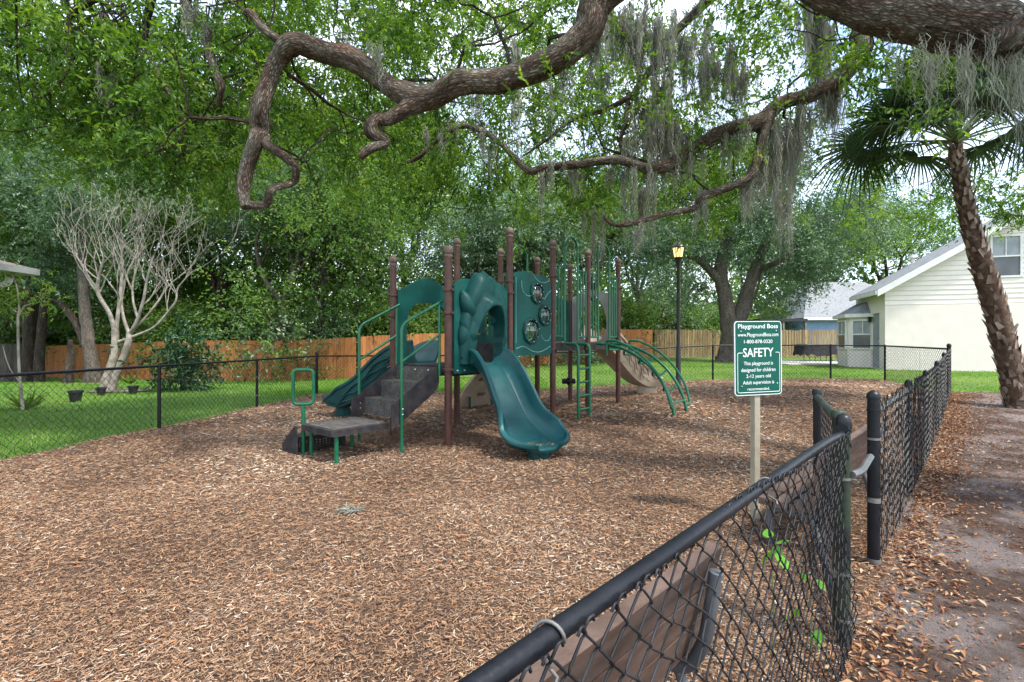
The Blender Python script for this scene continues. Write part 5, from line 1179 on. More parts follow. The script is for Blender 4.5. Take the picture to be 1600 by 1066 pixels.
for px, py, rx, rz, n in ((120, 330, 2.2, 1.6, 900), (40, 380, 1.8, 1.2, 700), (190, 250, 2.0, 1.4, 500), (20, 280, 2.0, 1.6, 800), (110, 440, 1.3, .5, 220)):
    c = np.array(lp_(px, py)); cl_n = max(5, n // 40); cc_ = c + rng.normal(0, 1, (cl_n, 3)) * np.array([rx * .5, rx * .5, rz * .55]); idx = rng.integers(0, cl_n, n); cen = cc_[idx] + rng.normal(0, .35, (n, 3)) * np.array([1, 1, .6]); twigs(B, cen, rdir(n, rng), rng, 10, (.3, .6), (.07, .13), .5, (.42, .18))
B.build('crown', MT['leafB'], LO)
for px, d, r, lean, lab in ((105, 16.6, .13, .03, 'short mossy dark trunk leaning beside the grey oak'), (46, 18.2, .17, -.02, 'slim brown trunk, left one of a close group of three'), (54, 18.6, .13, .01, 'slim brown trunk, middle one of a close group of three'), (61, 18.0, .14, .03, 'slim brown trunk, right one of a close group of three')):
    x = (px - 800) / FPX * d; b = Vector((x, d, float(zg(x, d)))); t = thing('slim_tree', b, lab, 'tree', 'slim trunks at the far left'); m = MB(); hh = 1.5 if px == 105 else 5.5
    limb(m, [(x, d, b.z - .2, r * 1.3), (x + lean * 2, d, b.z + hh * .3, r), (x + lean * 5 * hh / 5, d + .1, b.z + hh * .65, r * .85), (x + lean * 11 * hh / 5, d, b.z + hh, r * .5)], 10, .2); obj('trunk', m, MT['barkbg'], t, 60)
    if hh > 3:
        B = Bulk(); cen = np.array([x, d, b.z + hh]) + rng.normal(0, 1, (260, 3)) * np.array([.9, .9, .7]); twigs(B, cen, rdir(260, rng), rng, 10, (.3, .6), (.08, .14), .5, (.42, .18)); B.build('crown', MT['leafA'], t)

# far woods closing the view
rng = np.random.default_rng(41); n = 52000; x = rng.uniform(-75, 75, n); y = rng.uniform(50, 64, n); z = rng.beta(1.2, 1.3, n) * (9.5 + 3 * np.sin(x * .23) + 2 * np.sin(x * .71 + 1)); P = np.stack([x, y, z], 1)
L = rng.uniform(.35, .8, n); V, F = leaf_mesh(P, rng.normal(0, 1, (n, 3)), rng.normal(0, .5, (n, 3)) + np.array([0, -.4, .7]), L, L * .7)
o = bulk('distant_woods', V, F, MT['leafA'], np.repeat(np.clip(rng.normal(.45, .2, n) + .12 * np.sin(x * .8) * np.sin(z * .9), 0, 1), 2)); tag(o, 'distant mass of green woods closing the view', 'woods', kind='stuff')

# ---- bare pale tree
bt = G(175, 612); BT = thing('bare_tree', bt, 'leafless pale multi-stemmed tree on the left lawn', 'tree', None); rng = np.random.default_rng(52); bd_ = bt.y
def bp_(px, py, dd=0): return tuple(A(px, py, bd_ + dd))
m = MB()
limb(m, [(*bp_(162, 622), .15), (*bp_(166, 595), .11), (*bp_(176, 565), .09), (*bp_(180, 535), .08), (*bp_(180, 515), .07)], 12, .2)
limb(m, [(*bp_(170, 622), .12), (*bp_(178, 595), .085), (*bp_(192, 560), .078), (*bp_(202, 530), .074), (*bp_(202, 518), .066)], 12, .2); obj('trunk', m, MT['bare'], BT, 60)
m = MB(); SR = .62; stems = [[(180, 520, .09), (172, 492, .08), (158, 468, .075), (152, 452, .07), (155, 430, .05), (162, 405, .035)], [(181, 520, .08), (184, 495, .07), (190, 440, .06), (191, 405, .045)], [(202, 522, .08), (194, 500, .06), (190, 470, .05), (198, 430, .04), (215, 395, .028)],
                   [(202, 522, .085), (210, 510, .07), (218, 490, .06), (225, 465, .05), (230, 435, .04), (240, 400, .03)], [(186, 534, .06), (205, 527, .055), (240, 512, .05), (262, 488, .045), (275, 470, .04), (278, 450, .03), (300, 425, .02)], [(205, 520, .055), (228, 495, .045), (248, 470, .04), (262, 448, .03), (290, 425, .02)], [(152, 452, .05), (142, 438, .04), (130, 418, .03), (118, 398, .02)], [(215, 497, .05), (208, 470, .04), (208, 440, .035), (218, 405, .025)]]
ends = []
for k, s in enumerate(stems):
    dz = (k % 3 - 1) * .35; q = limb(m, [(*bp_(a, b, dz * i / len(s)), r * SR) for i, (a, b, r) in enumerate(s)], 8, .12, 4); ends += [(q[-1], 3), (q[len(q) // 2], 2), (q[3 * len(q) // 4], 2), (q[int(len(q) * .88)], 2)]
obj('stem', m, MT['bare'], BT, 60)
segs, tips = [], []
for q, dep in ends:
    for s in range(2):
        d = np.array([rng.normal(0, .55), rng.normal(0, .45), 1.0]); d[0] += (q[0] - bt.x) * .12; d /= np.linalg.norm(d); grow(rng, np.array(q[:3]), d, rng.uniform(.4, .72), max(.008, q[3] * .45), dep, segs, tips, .2, .16, (2, 2), .92, .36)
segs = [(p, [max(.0028, r * (1 - .25 * i)) for i, r in enumerate(rd)] if rd[0] < .006 else [max(.0035, r) for r in rd]) for p, rd in segs]
o = obj('twig', segs_mesh(segs, 6, 0), MT['bare'], BT, 60); o['kind'] = 'stuff'
# pale sapling at the far left
sb = G(40, 655); ST = thing('pale_sapling', sb, 'thin pale sapling with a few yellow-green leaves at far left', 'tree'); sd = sb.y; m = MB()
def sp_(px, py, dd=0): return tuple(A(px, py, sd + dd))
limb(m, [(*sp_(36, 640), 0.0228), (*sp_(30, 580), 0.0195), (*sp_(28, 500), 0.0169), (*sp_(30, 480), 0.0143), (*sp_(24, 440), 0.0097), (*sp_(8, 410), 0.0052)], 8, .1); limb(m, [(*sp_(30, 493), 0.0117), (*sp_(40, 478), 0.0091), (*sp_(70, 470), 0.0046)], 6, 0); limb(m, [(*sp_(28, 490), 0.0091), (*sp_(10, 475), 0.0059), (*sp_(-10, 460), 0.0039)], 6, 0); limb(m, [(*sp_(33, 600), 0.0091), (*sp_(15, 575), 0.0072), (*sp_(4, 540), 0.0052)], 6, 0)
obj('trunk', m, MT['bare'], ST, 60); B = Bulk(); rng = np.random.default_rng(61)
for px, py in ((0, 475), (20, 470), (60, 472), (40, 455), (10, 440), (75, 468)):
    c = np.array(sp_(px, py)) + rng.normal(0, .12, (10, 3)); twigs(B, c, rdir(10, rng), rng, 7, (.1, .2), (.05, .1), .35, (.75, .15))
B.build('foliage', MT['leafC'], ST)
# dark broad-leaved shrub by the cedar fence
shb = G(290, 610); SHB = thing('shrub', shb, 'dark broad-leaved shrub with bright new leaves right of bare tree', 'shrub'); rng = np.random.default_rng(71); B = Bulk(); c = np.array([shb.x, shb.y, shb.z + .75]); n = 330
cen = c + rng.normal(0, 1, (n, 3)) * np.array([.42, .4, .42]); twigs(B, cen, rdir(n, rng), rng, 8, (.15, .35), (.10, .19), .32, (.38, .2)); B.build('foliage', MT['shrubleaf'], SHB)
m = MB()
for k in range(7):
    a = k * .9; limb(m, [(shb.x + .05 * math.cos(a), shb.y + .05 * math.sin(a), shb.z - .05, .02), (shb.x + .2 * math.cos(a), shb.y + .2 * math.sin(a), shb.z + .5, .015), (shb.x + .4 * math.cos(a), shb.y + .3 * math.sin(a), shb.z + 1.1, .006)], 6, 0)
obj('stem', m, MT['barkbg'], SHB, 60)
# low clump of strappy plants beside the sapling
for px, py, lab in ((42, 640, 'low spiky yellow-green plant under the pale sapling'), (203, 600, 'low spiky pale plant behind the bare tree')):
    b = G(px, py); rng = np.random.default_rng(px); n = 60; a = rng.uniform(0, 2 * PI, n); D = np.stack([np.cos(a), np.sin(a), rng.uniform(.5, 1.6, n)], 1); V, F = leaf_mesh(np.repeat(np.array(b)[None], n, 0), D, np.stack([-np.sin(a), np.cos(a), np.ones(n) * .3], 1)[:, [1, 0, 2]], rng.uniform(.25, .5, n), np.full(n, .03)); o = bulk('spiky_plant', V, F, MT['leafC'], np.repeat(rng.uniform(.4, 1, n), 2), origin=b); tag(o, lab, 'plant')
# pots
for px, py, s, lab in ((118, 628, 1.0, 'black plastic pot on the lawn, left of the bare tree'), (158, 618, .8, 'small black pot just left of the bare tree trunk'), (208, 616, .85, 'small black pot just right of the bare tree trunk')):
    b = G(px, py); P_ = thing('plant_pot', b, lab, 'pot', 'black nursery pots under the bare tree'); m = MB(); m.lathe(b, [(.09 * s, 0), (.12 * s, .2 * s), (.135 * s, .2 * s), (.135 * s, .24 * s), (.12 * s, .24 * s), (.11 * s, .2 * s)], 18); obj('body', m, MT['pot'], P_); m = MB(); m.lathe(b + Z3 * .19 * s, [(.001, .0), (.11 * s, .004)], 14); obj('soil', m, MT['mulch'], P_)
# mulch ring under the bare tree
m = MB(); n = 40; vs = [(bt.x + .75 * (1 + .15 * math.sin(k * 1.7)) * math.cos(2 * PI * k / n) + .2, bt.y + .5 * (1 + .12 * math.cos(k * 2.3)) * math.sin(2 * PI * k / n), 0) for k in range(n)]; vs = [(x, y, float(zg(x, y)) + .035) for x, y, _ in vs]; m.add(vs + [(bt.x + .2, bt.y, bt.z + .06)], [(k, (k + 1) % n, n) for k in range(n)]); o = obj('mulch_ring', m, MT['dirt'], None, True); o['kind'] = 'structure'

# ---- cabbage palm
pb = G(1592, 640); pdp = pb.y; PALM = thing('cabbage_palm', pb, 'leaning fan palm with rough booted trunk beside the path', 'palm tree'); rng = np.random.default_rng(81)
def pp(px, py, dd=0): return tuple(A(px, py, pdp + dd))
tp = [(*pp(1596, 652), 0.192), (*pp(1590, 625), 0.172), (*pp(1580, 580), 0.160), (*pp(1566, 525), 0.156), (*pp(1549, 460), 0.152), (*pp(1530, 400), 0.140), (*pp(1515, 345), 0.124), (*pp(1503, 290), 0.104), (*pp(1496, 250), 0.088), (*pp(1492, 225), 0.072)]
m = MB(); tq = limb(m, tp, 16, .15, 6); obj('trunk', m, MT['palmtrunk'], PALM, 60)
bm_ = MB(); bm_.add([(-.045, 0, 0), (.045, 0, 0), (.03, .055, .15), (-.03, .055, .15), (-.05, .03, 0), (.05, .03, 0), (.022, .085, .2), (-.022, .085, .2)], [(0, 3, 2, 1), (4, 5, 6, 7), (0, 1, 5, 4), (1, 2, 6, 5), (2, 3, 7, 6), (3, 0, 4, 7)])
boot = None; nb_ = len(tq)
for k in range(270):
    f = .02 + .93 * k / 270; q = tq[min(nb_ - 1, int(f * nb_))]; q2 = tq[min(nb_ - 1, int(f * nb_) + 1)]; fr = f * nb_ - int(f * nb_); c = Vector(q[:3]) * (1 - fr) + Vector(q2[:3]) * fr; r = q[3]; a = k * 2.39996 + rng.normal(0, .12)
    if boot is None: o = obj('leaf_base', bm_, MT['boot'], None, False); boot = o.data; o.parent = PALM
    else: o = bpy.data.objects.new('leaf_base', boot); C.objects.link(o); o.parent = PALM
    ax = (Vector(tq[min(nb_ - 1, int(f * nb_) + 2)][:3]) - Vector(tq[max(0, int(f * nb_) - 2)][:3])).normalized(); od = Vector((math.cos(a), math.sin(a), 0)); od = (od - ax * od.dot(ax)).normalized(); xd = od.cross(ax)
    s = (.5 + .32 * r / .2) * rng.uniform(.75, 1.25); M3 = Matrix((xd * s, od * s * rng.uniform(.45, .9), ax * s * rng.uniform(.7, 1.15))).transposed() @ Matrix.Rotation(rng.normal(0, .25), 3, 'Y')
    o.matrix_local = Matrix.Translation(c + od * (r * .86) - pb) @ M3.to_4x4()
crown_c = Vector(pp(1492, 222))
def frond(az, el, pl, bl, seed):
    rg = random.Random(seed); m = MB(); d0 = Vector((math.cos(az) * math.cos(el), math.sin(az) * math.cos(el), math.sin(el))); pts = []
    for k in range(9):
        t = k / 8; pts.append(crown_c + d0 * pl * t + Z3 * (-.16 * pl * t * t * (1 if el < 1.1 else .3)))
    pm_ = MB(); pm_.tube(pts, [.02 - .012 * k / 8 for k in range(9)], 6); po = obj('petiole', pm_, MT['petiole'], PALM)
    tip = pts[-1]; ax = (pts[-1] - pts[-2]).normalized(); side = ax.cross(Z3).normalized(); up = side.cross(ax); roll = rg.uniform(-.7, .7); side, up = side * math.cos(roll) + up * math.sin(roll), up * math.cos(roll) - side * math.sin(roll)
    n = 44
    for k in range(n):
        a = (k / (n - 1) * 2 - 1) * 2.15; L = bl * (.62 + .38 * math.cos(a * .62)) * rg.uniform(.92, 1.06); dr = (ax * math.cos(a) + side * math.sin(a)).normalized(); wd = .019; pr = dr.cross(up).normalized()
        drop = rg.uniform(.3, .7); base = tip + ax * .02; ps = [base + dr * (L * t) + up * (.16 * L * t * (1 - abs(a) / 3)) - Z3 * (drop * L * t ** 3) for t in (.03, .3, .6, .82, 1)]; ws = [.006, wd, wd * .85, wd * .5, .001]; tn = min(1, max(0, rg.gauss(.5, .2)))
        vs = []
        for p_, w_ in zip(ps, ws): vs += [p_ + pr * w_ + up * w_ * .5, p_, p_ - pr * w_ + up * w_ * .5]
        m.add(vs, [f for q in range(4) for f in ((q * 3, q * 3 + 1, q * 3 + 4, q * 3 + 3), (q * 3 + 1, q * 3 + 2, q * 3 + 5, q * 3 + 4))], tn)
    obj('blade', m, MT['palmleaf'], po, False)
for k in range(39):
    ring = k % 3; az = k * 2.39996 + 1.0; el = (1.3, .9, .4)[ring] + random.uniform(-.15, .15); frond(az, el, random.uniform(.95, 1.35), random.uniform(.85, 1.12), k)

# ---- the live oak overhead
ot = Vector((6.3, 2.2, 0)); OAK = thing('live_oak', ot, 'huge live oak whose crooked limbs and leaves overhang the whole playground', 'tree')
m = MB(); limb(m, [(6.4, 2.1, -.2, .75), (6.3, 2.2, .4, .55), (6.25, 2.25, 1.5, .47), (6.15, 2.4, 2.6, .46), (6.0, 2.5, 3.6, .44)], 20, .15); obj('trunk', m, MT['barkoak'], OAK, 60)
def pl(lst, d0=None):
    out = []
    for t in lst:
        px, py, d, r = t; out.append((*A(px, py, d), r * (.77 if py > -5 and not (px > 1200 and d < 4.3) else .9)))
    return out
LIMBS = []
def add_limb(world_start, pix, n=30, wob=.11, extra=None):
    m = MB(); pts = list(world_start) + pl(pix) + (extra or []); gr = random.Random(len(LIMBS)); pts = [(p[0] + gr.gauss(0, .012), p[1] + gr.gauss(0, .04), p[2] + gr.gauss(0, .012), p[3] * gr.uniform(.92, 1.1)) for p in pts]; q = limb(m, pts, n * 2 if n < 16 else n, wob, 11); obj('limb', m, MT['barkoak'], OAK, True); LIMBS.append(q); return q
add_limb([(6.05, 2.45, 3.3, .4), (5.0, 2.75, 4.6, .3), (3.4, 3.3, 5.2, .24), (2.0, 3.9, 5.0, .19)], [(945, -8, 4.3, .165), (922, 45, 4.3, .155), (880, 82, 4.35, .15), (830, 105, 4.4, .14), (780, 120, 4.45, .135), (720, 137, 4.5, .135), (672, 152, 4.5, .14), (640, 146, 4.5, .145), (600, 124, 4.5, .13), (560, 100, 4.5, .125), (510, 80, 4.5, .12), (470, 78, 4.5, .118), (440, 92, 4.5, .105), (425, 122, 4.5, .10), (412, 170, 4.5, .1), (400, 198, 4.5, .103), (402, 222, 4.5, .085), (388, 265, 4.5, .078), (381, 302, 4.5, .07), (393, 322, 4.5, .05)])
add_limb([], [(406, 212, 4.5, .07), (424, 232, 4.5, .05), (444, 246, 4.55, .048), (461, 260, 4.6, .046), (450, 280, 4.6, .045), (432, 300, 4.55, .042), (412, 318, 4.5, .045), (392, 322, 4.5, .055)], 10)
add_limb([], [(460, 82, 4.5, .08), (440, 64, 4.5, .06), (415, 46, 4.5, .052), (398, 30, 4.5, .048), (384, 21, 4.5, .045)], 10)
add_limb([], [(655, 152, 4.5, .12), (630, 172, 4.45, .088), (605, 186, 4.4, .075), (588, 192, 4.4, .07), (585, 208, 4.4, .07), (600, 218, 4.38, .06), (580, 232, 4.35, .052), (562, 240, 4.3, .04)], 12)
add_limb([(6.05, 2.5, 3.5, .36), (5.7, 3.6, 4.9, .24), (5.2, 5.0, 5.6, .17)], [(1362, 35, 6.0, .14), (1340, 85, 6.0, .14), (1308, 125, 6.0, .125), (1270, 145, 6, .12), (1222, 163, 6, .115), (1182, 190, 6, .115), (1130, 206, 6, .1), (1090, 228, 6, .1), (1045, 262, 6, .105), (1010, 262, 6, .08), (960, 258, 6.05, .072), (900, 256, 6.1, .068), (850, 262, 6.2, .065), (825, 268, 6.2, .055), (800, 243, 6.3, .048), (770, 215, 6.4, .045), (725, 193, 6.5, .045), (690, 215, 6.6, .042), (650, 245, 6.7, .035), (600, 262, 6.8, .022)])
add_limb([], [(1195, 192, 6, .085), (1190, 232, 5.95, .07), (1172, 274, 5.9, .066), (1150, 290, 5.9, .062), (1096, 308, 5.9, .06), (1086, 325, 5.9, .055), (1040, 338, 5.85, .048), (985, 353, 5.8, .043), (960, 345, 5.8, .03), (945, 335, 5.8, .018)], 10)
add_limb([(4.4, 4.2, 5.6, .16), (3.4, 5.2, 6.0, .11)], [(1085, 20, 6.2, .07), (1030, 90, 6.3, .062), (1000, 130, 6.3, .052), (985, 150, 6.35, .05), (940, 172, 6.4, .042), (900, 186, 6.5, .035), (850, 222, 6.6, .022), (815, 240, 6.7, .012)], 10)
add_limb([], [(983, 145, 6.35, .045), (978, 190, 6.3, .038), (968, 225, 6.3, .032), (985, 248, 6.25, .028), (1010, 262, 6.2, .03)], 8)
add_limb([(6.0, 2.6, 3.3, .42), (5.3, 3.1, 3.62, .3)], [(1620, 52, 3.75, .235), (1545, 44, 3.7, .22), (1470, 30, 3.65, .205), (1400, 15, 3.65, .185), (1330, 0, 3.7, .155), (1265, -22, 3.8, .13), (1190, -60, 4.2, .1)], 40, .12)
add_limb([], [(1590, 48, 3.72, .2), (1572, 62, 3.58, .13), (1562, 70, 3.5, .115), (1556, 74, 3.46, .1), (1553, 76, 3.45, .02)], 16, .4)
add_limb([(-1.2, 4.2, 5.6, .1), (-2.4, 4.8, 5.3, .08)], [(296, -10, 5.0, .058), (310, 40, 5.0, .05), (325, 76, 5, .046), (343, 120, 5, .046), (342, 136, 5, .05), (335, 165, 5, .025)], 10)
add_limb([(3.4, 3.3, 5.2, .2), (1.2, 4.0, 5.9, .16), (-1.2, 4.2, 5.6, .12), (-3.6, 5.0, 5.3, .08)], [(112, 20, 5.6, .05), (118, 60, 5.6, .035), (95, 120, 5.6, .025), (60, 150, 5.7, .014)], 8)
add_limb([(-3.6, 5.0, 5.3, .07)], [(230, 60, 5.6, .035), (255, 120, 5.7, .03), (290, 195, 5.8, .026), (260, 230, 5.8, .02), (200, 250, 5.9, .012)], 8)
# twigs growing from the limbs
rng = np.random.default_rng(91); segs, tips = [], []
for li, q in enumerate(LIMBS):
    step = 25 if li in (0, 8) else 17
    for k in range(6, len(q) - 1, step):
        c = q[k]
        if c[1] < 3.3 or c[3] < .012: continue
        for s in range(1):
            d = rng.normal(0, 1, 3); d[1] = abs(d[1]) + .5; d[2] = d[2] * .5 + .75; d /= np.linalg.norm(d)
            grow(rng, c[:3] + d * c[3] * .6, d, rng.uniform(.5, .95), min(.024, max(.008, c[3] * .3)), 3, segs, tips, .5, -.02, (2, 2), .8, .55)
SEG0 = segs; B = Bulk()
tc_ = np.array([t[0] for t in tips]); td = np.array([t[2] for t in tips])
k_ = (tc_[:, 1] > 4.0) & ((tc_[:, 2] > 3.15) | (tc_[:, 1] > 10.2)); tc_, td = tc_[k_], td[k_]
rep = 3; cen = np.repeat(tc_, rep, 0) + rng.normal(0, .09, (len(tc_) * rep, 3)); twigs(B, cen, np.repeat(td, rep, 0) + rng.normal(0, .8, cen.shape), rng, 11, (.15, .34), (.045, .08), .38, (.5, .2))
# leafy sprays of the canopy: clusters hung through the crown volume
CAN = [
    (700, 20, 9.0, 1.2, 1.0, .5, 200), (820, 40, 9.4, 1.3, 1.0, .6, 200), (930, 90, 9.6, 1.2, 1.0, .7, 170), (380, 160, 8.6, 1.0, 1.0, .6, 200), (20, 20, 6.4, .9, .9, .4, 220),  # px, py, depth, rx, ry, rz, sprays
    (60, 50, 5.8, 1.1, .8, .5, 461), (170, 80, 5.8, 1.0, .8, .6, 420), (250, 140, 6.0, .9, .8, .6, 420), (40, 170, 6.6, .9, .9, .5, 336), (160, 200, 6.6, .9, .9, .45, 308), (300, 225, 6.2, .75, .7, .4, 260), (330, 60, 7.0, .9, .9, .6, 364),
    (450, 20, 8.0, 1.1, 1.0, .6, 364), (560, 40, 8.0, 1.1, 1.0, .6, 364), (650, 50, 8.2, 1.1, 1.0, .6, 336), (540, 170, 8.4, 1.2, 1.0, .8, 420), (470, 205, 8.4, .8, .9, .6, 210), (620, 270, 9.5, 1.6, 1.0, .6, 380), (720, 225, 9.2, 1.3, 1.0, .7, 330), (760, 60, 9, 1.0, 1.0, .5, 154), (840, 170, 9.5, 1.3, 1.0, .8, 364),
    (840, 310, 10, 1.7, 1.0, .6, 330), (960, 290, 10, 1.7, 1.0, .7, 330), (930, 205, 9.4, 1.2, 1.0, .6, 251), (1060, 230, 9.4, 1.3, 1.0, .8, 190), (1180, 250, 9.6, 1.4, 1.0, .8, 260), (1090, 310, 9.4, 1.2, 1.0, .6, 190), (990, 40, 9.0, 1.1, 1.0, .5, 112), (1090, 70, 9.0, 1.1, 1.0, .6, 125), (1180, 40, 9.0, 1.0, 1.0, .5, 112), (1270, 60, 8.6, .9, .8, .5, 70),
    (1370, 72, 5.4, .4, .4, .16, 90), (1450, 92, 5.2, .4, .4, .14, 80), (1300, 205, 9.5, .9, 1.0, .6, 110), (1390, 320, 13, 1.7, 1.2, .8, 260), (1565, 320, 11, 1.3, 1.2, .5, 380), (1570, 150, 10, .9, 1.0, .7, 110), (1450, 260, 11, 1.2, 1.0, .6, 100), (240, 275, 7.6, 1.0, .8, .2, 110), (410, 110, 8.0, .8, .9, .6, 237)]
for px, py, d, rx, ry, rz, n in CAN:
    c = np.array(A(px, py, d)); cl_n = max(5, n // 14); cc_ = c + rng.normal(0, 1, (cl_n, 3)) * np.array([rx, ry, rz]) * .62; idx = rng.integers(0, cl_n, n); tone = np.clip(rng.normal(.5, .3, cl_n), .05, .95)
    # each sprig hangs from a thin stem
    for q in range(0, cl_n, 2):
        a = cc_[q]; b = cc_[(q + 1) % cl_n]; segs.append(([a + np.array([rng.normal(0, .3), rng.normal(0, .3), .75]), a + np.array([rng.normal(0, .12), 0, .38]), a], [.012, .009, .004])); segs.append(([a + np.array([0, 0, .38]), (a + b) / 2 + rng.normal(0, .1, 3), b], [.009, .007, .003]))
    cen = cc_[idx] + rng.normal(0, .135, (n, 3)) * np.array([1.2, 1, .8]); dirs = rng.normal(0, 1, (n, 3)); dirs[:, 2] -= .35
    sc_l = 1.0 if d < 7 else 1.2
    ok = (cen[:, 2] > 3.15) | (cen[:, 1] > 10.2); cen, dirs, idx2 = cen[ok], dirs[ok], idx[ok]; n = len(cen)
    for g in range(3):
        kk = np.where((tone[idx2] * 3).astype(int) == g)[0]
        if len(kk): twigs(B, cen[kk], dirs[kk], rng, 11, (.16, .36), (.045 * sc_l, .098 * sc_l), .36, (.2 + .26 * g + (.1 if d > 7 else 0), .13))
# the crown goes on above and around the frame
n = 1500; cc_ = np.stack([rng.uniform(-9, 9, 340), rng.uniform(1.5, 11, 340), rng.uniform(5.9, 8.6, 340)], 1); cc_ = cc_[cc_[:, 2] > CH + .72 * cc_[:, 1] + .35]
cl_n = len(cc_); idx = rng.integers(0, cl_n, n); twigs(B, cc_[idx] + rng.normal(0, .22, (n, 3)), rng.normal(0, 1, (n, 3)), rng, 9, (.2, .4), (.08, .14), .45, (.45, .17))
segs = [g for g in segs if min(p[2] for p in g[0]) > 3.0 or g[0][0][1] > 10]
o = obj('twig', segs_mesh(segs, 6, 0), MT['barkbg'], OAK, 60); o['kind'] = 'stuff'
o = B.build('foliage', MT['oakleaf'], OAK); o['kind'] = 'stuff'

# ---- Spanish moss
def moss(name, specs, label):
    Vs, Fs, Ts = [], [], []; off = 0; rng = np.random.default_rng(len(specs) + 5)
    for px, py, d, L, spread, n in specs:
        c = np.array(A(px, py, d)); n = int(n * 1.5); nt_ = max(3, n // 26); tc = c + np.stack([rng.normal(0, spread * 1.1, nt_), rng.normal(0, spread * .8, nt_), rng.normal(0, .05, nt_)], 1); ti = rng.integers(0, nt_, n); tl_ = rng.uniform(.45, 1.25, nt_); base = tc[ti] + rng.normal(0, .016, (n, 3)) * np.array([1, 1, 2]); K = 9
        ln = L * 1.1 * tl_[ti] * rng.beta(2.2, 1.4, n); ph = rng.uniform(0, 6.28, (n, 2)); a = rng.uniform(0, PI, n); sd_ = np.stack([np.cos(a), np.sin(a), np.zeros(n)], 1); dr = rng.normal(0, .03, (n, 2))
        V = np.empty((n, K, 2, 3)); clump = (c[:2] - base[:, :2]) * .08
        for k in range(K):
            t = k / (K - 1); p = base.copy(); p[:, 2] -= ln * t; p[:, 0] += .018 * np.sin(ph[:, 0] + t * 14) + dr[:, 0] * ln * t + clump[:, 0] * t; p[:, 1] += .018 * np.sin(ph[:, 1] + t * 11) + dr[:, 1] * ln * t + clump[:, 1] * t
            w_ = .0045 * min(1, d / 6.5) ** 1.6 * (1.1 - .85 * t) * (1 + .6 * np.sin(ph[:, 0] * 3 + k * 2.1)); V[:, k, 0] = p - sd_ * w_[:, None]; V[:, k, 1] = p + sd_ * w_[:, None]
        b = (np.arange(n) * K * 2)[:, None]; F = np.concatenate([b + np.array([[2 * k, 2 * k + 1, 2 * k + 3, 2 * k + 2]]) for k in range(K - 1)], 1).reshape(-1, 4)
        Vs.append(V.reshape(-1, 3)); Fs.append(F + off); off += n * K * 2; Ts.append(np.repeat(np.clip(rng.normal(.5, .22, n), 0, 1), K - 1))
    o = bulk(name, np.concatenate(Vs), np.concatenate(Fs), MT['moss'], np.concatenate(Ts)); tag(o, label, 'moss', kind='stuff')
moss('spanish_moss', [(975, 40, 6.3, .75, .12, 240), (1000, 55, 6.3, .9, .12, 240), (1055, 60, 6.3, .8, .14, 260), (1035, 130, 6.3, 1.1, .1, 260), (1010, 160, 6.3, .8, .09, 180), (1045, 190, 6.2, .7, .1, 200), (1115, 105, 6.3, .65, .12, 240), (1145, 110, 6.3, .6, .12, 220), (1125, 112, 6.3, .5, .15, 180), (1275, 20, 6.0, 1.25, .07, 300), (1285, 40, 6.0, 1.3, .06, 220), (1298, 140, 6, .7, .05, 140), (1080, 230, 6, .55, .1, 160), (1130, 208, 6, .5, .12, 160), (1020, 262, 6, .5, .1, 140), (960, 260, 6, .4, .1, 100), (1205, 190, 6, .65, .06, 140), (1225, 200, 6, .75, .06, 140), (1250, 170, 6, .9, .05, 140), (1165, 285, 6, .5, .06, 100), (1240, 210, 6, 1.0, .05, 120), (880, 100, 4.5, .5, .06, 80), (920, 60, 4.4, .4, .08, 100), (970, 10, 6.3, .8, .2, 240), (1070, 20, 6.3, .6, .2, 200), (805, 60, 6.5, 1.6, .03, 60), (700, 195, 6.5, .4, .1, 100), (760, 215, 6.4, .4, .08, 80), (300, 20, 5, .35, .06, 120), (560, 60, 4.5, .4, .1, 80), (850, 265, 6.2, .5, .08, 100), (900, 258, 6.2, .45, .1, 100), (180, 120, 5.6, .4, .1, 80), (1195, 250, 6, .5, .05, 80), (990, 355, 5.8, .25, .08, 60), (1100, 310, 5.9, .35, .08, 80), (950, 30, 6.2, .7, .16, 220), (1020, 40, 6.2, .8, .18, 260), (1085, 70, 6.2, .7, .14, 200), (1030, 175, 6.1, .75, .14, 260), (1005, 215, 6.1, .55, .12, 180), (1060, 215, 6.1, .6, .12, 180), (1160, 120, 6.2, .55, .1, 140), (1105, 100, 6.2, .5, .2, 200), (1315, 110, 6.0, .8, .05, 110), (1265, 10, 6.0, .9, .1, 200), (1215, 230, 6.0, .9, .05, 110), (1180, 260, 6.0, .7, .05, 90), (930, 120, 6.4, .6, .1, 110), (1000, 300, 7.5, .9, .12, 160), (930, 330, 7.5, .8, .1, 120), (1220, 300, 8.0, 1.0, .1, 140), (860, 130, 6.5, 1.0, .04, 50), (740, 140, 6.5, .8, .05, 50)], 'grey Spanish moss hanging from the middle limbs of the oak')
moss('spanish_moss', [(1415, 75, 3.6, .42, .05, 27), (1440, 80, 3.55, .62, .07, 40), (1460, 85, 3.5, .6, .05, 27), (1510, 86, 3.45, .55, .06, 36), (1530, 84, 3.45, .6, .06, 36), (1550, 80, 3.5, .5, .05, 27), (1570, 85, 3.45, .7, .05, 31), (1590, 80, 3.5, .85, .05, 40), (1605, 75, 3.5, .8, .05, 31), (1490, 82, 3.5, .4, .07, 22), (1380, 70, 3.65, .3, .06, 13)], 'grey Spanish moss hanging from the thick limb above the palm')
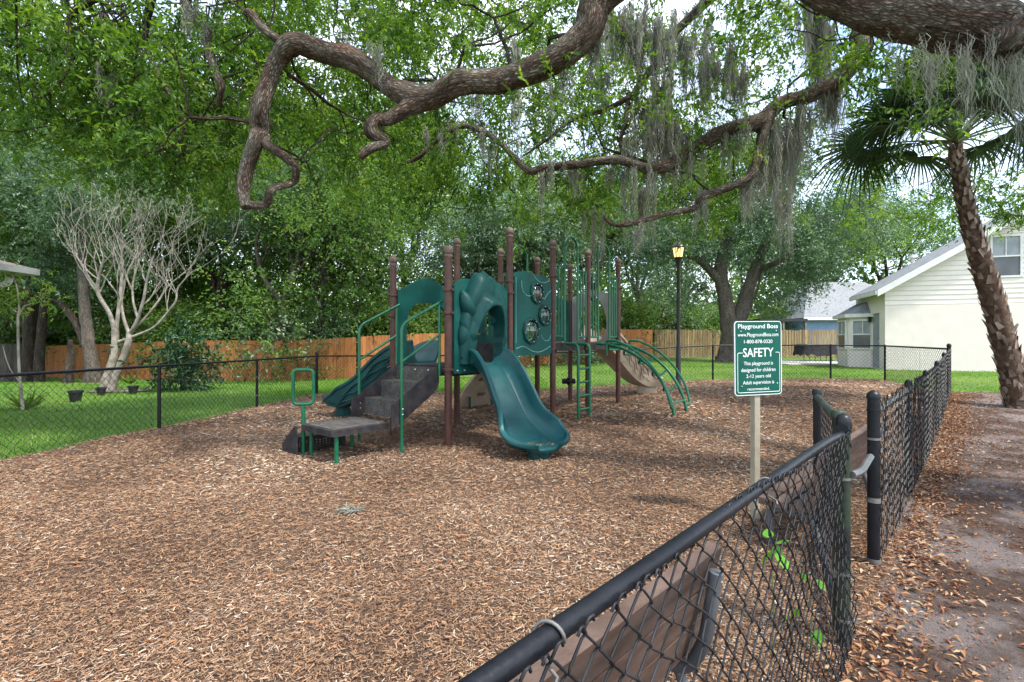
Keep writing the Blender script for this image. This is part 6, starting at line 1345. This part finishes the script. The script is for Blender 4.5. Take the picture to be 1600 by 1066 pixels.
# tufts of fallen moss on the mulch
for px, py, s, lab in ((545, 808, .042, 'small tuft of grey-green moss lying mid-foreground on mulch'), (948, 652, .16, 'grey tuft of fallen moss beside the ladder foot')):
    b = G(px, py); b.z = float(mz(b.x, b.y)); rng = np.random.default_rng(px); n = 160; Pn = np.array(b) + rng.normal(0, 1, (n, 3)) * np.array([s, s * .5, .008]) + np.array([0, 0, .02]); V, F = leaf_mesh(Pn, rng.normal(0, 1, (n, 3)) * np.array([1, 1, .3]), rng.normal(0, 1, (n, 3)), rng.uniform(.04, .09, n), np.full(n, .007)); o = bulk('moss_tuft', V, F, MT['moss'], np.repeat(rng.uniform(.2, .9, n), 2), origin=b); tag(o, lab, 'moss')
# weeds growing by the fence
for k, (px, py, zz, nl, ll, lab) in enumerate(((1205, 860, .3, 5, .05, 'bright green broad weed leaves behind the near fence mesh'), (1265, 905, .12, 3, .03, 'tiny weed leaning by the near fence post'), (1275, 1000, .08, 4, .03, 'small bright weed at the foot of the near fence'), (1235, 965, .1, 2, .03, 'single small weed sprig behind the near mesh'))):
    rng = np.random.default_rng(200 + k); t = (1.364 - .69 * .5); c = A(px, py, 1.95 - .1 * (k == 0)); b = Vector((c.x, c.y, float(mz(c.x, c.y)))); Wd = thing('weed', b, lab, 'weed', 'weeds along the near fence'); m = MB(); m.tube([b - Z3 * .01, (b + c) / 2 + Vector((.01, 0, 0)), c], .0025, 5); obj('stem', m, MT['petiole'], Wd)
    D = rng.normal(0, 1, (nl, 3)) + np.array([0, -.3, -.1]); B = Bulk(); 
    for q in range(nl):
        d = Vector(D[q]).normalized(); nn = Vector((rng.normal(0, .4), -.8 + rng.normal(0, .3), .5)); sd = d.cross(nn).normalized(); b0 = c + Vector(rng.normal(0, .016, 3)); Ls = ll * rng.uniform(1.0, 1.7); m = MB()
        vs = [b0 + d * (Ls * u) + sd * (Ls * w_) + nn * (abs(w_) * Ls * .12) for u, w_ in ((0, 0), (.06, .2), (.25, .36), (.5, .38), (.75, .24), (1, 0), (.75, -.24), (.5, -.38), (.25, -.36), (.06, -.2), (.5, 0))]
        m.add(vs, [(k2, (k2 + 1) % 10, 10) for k2 in range(10)], float(rng.uniform(0, 1))); obj('leaf', m, MT['brightleaf'], Wd, True)
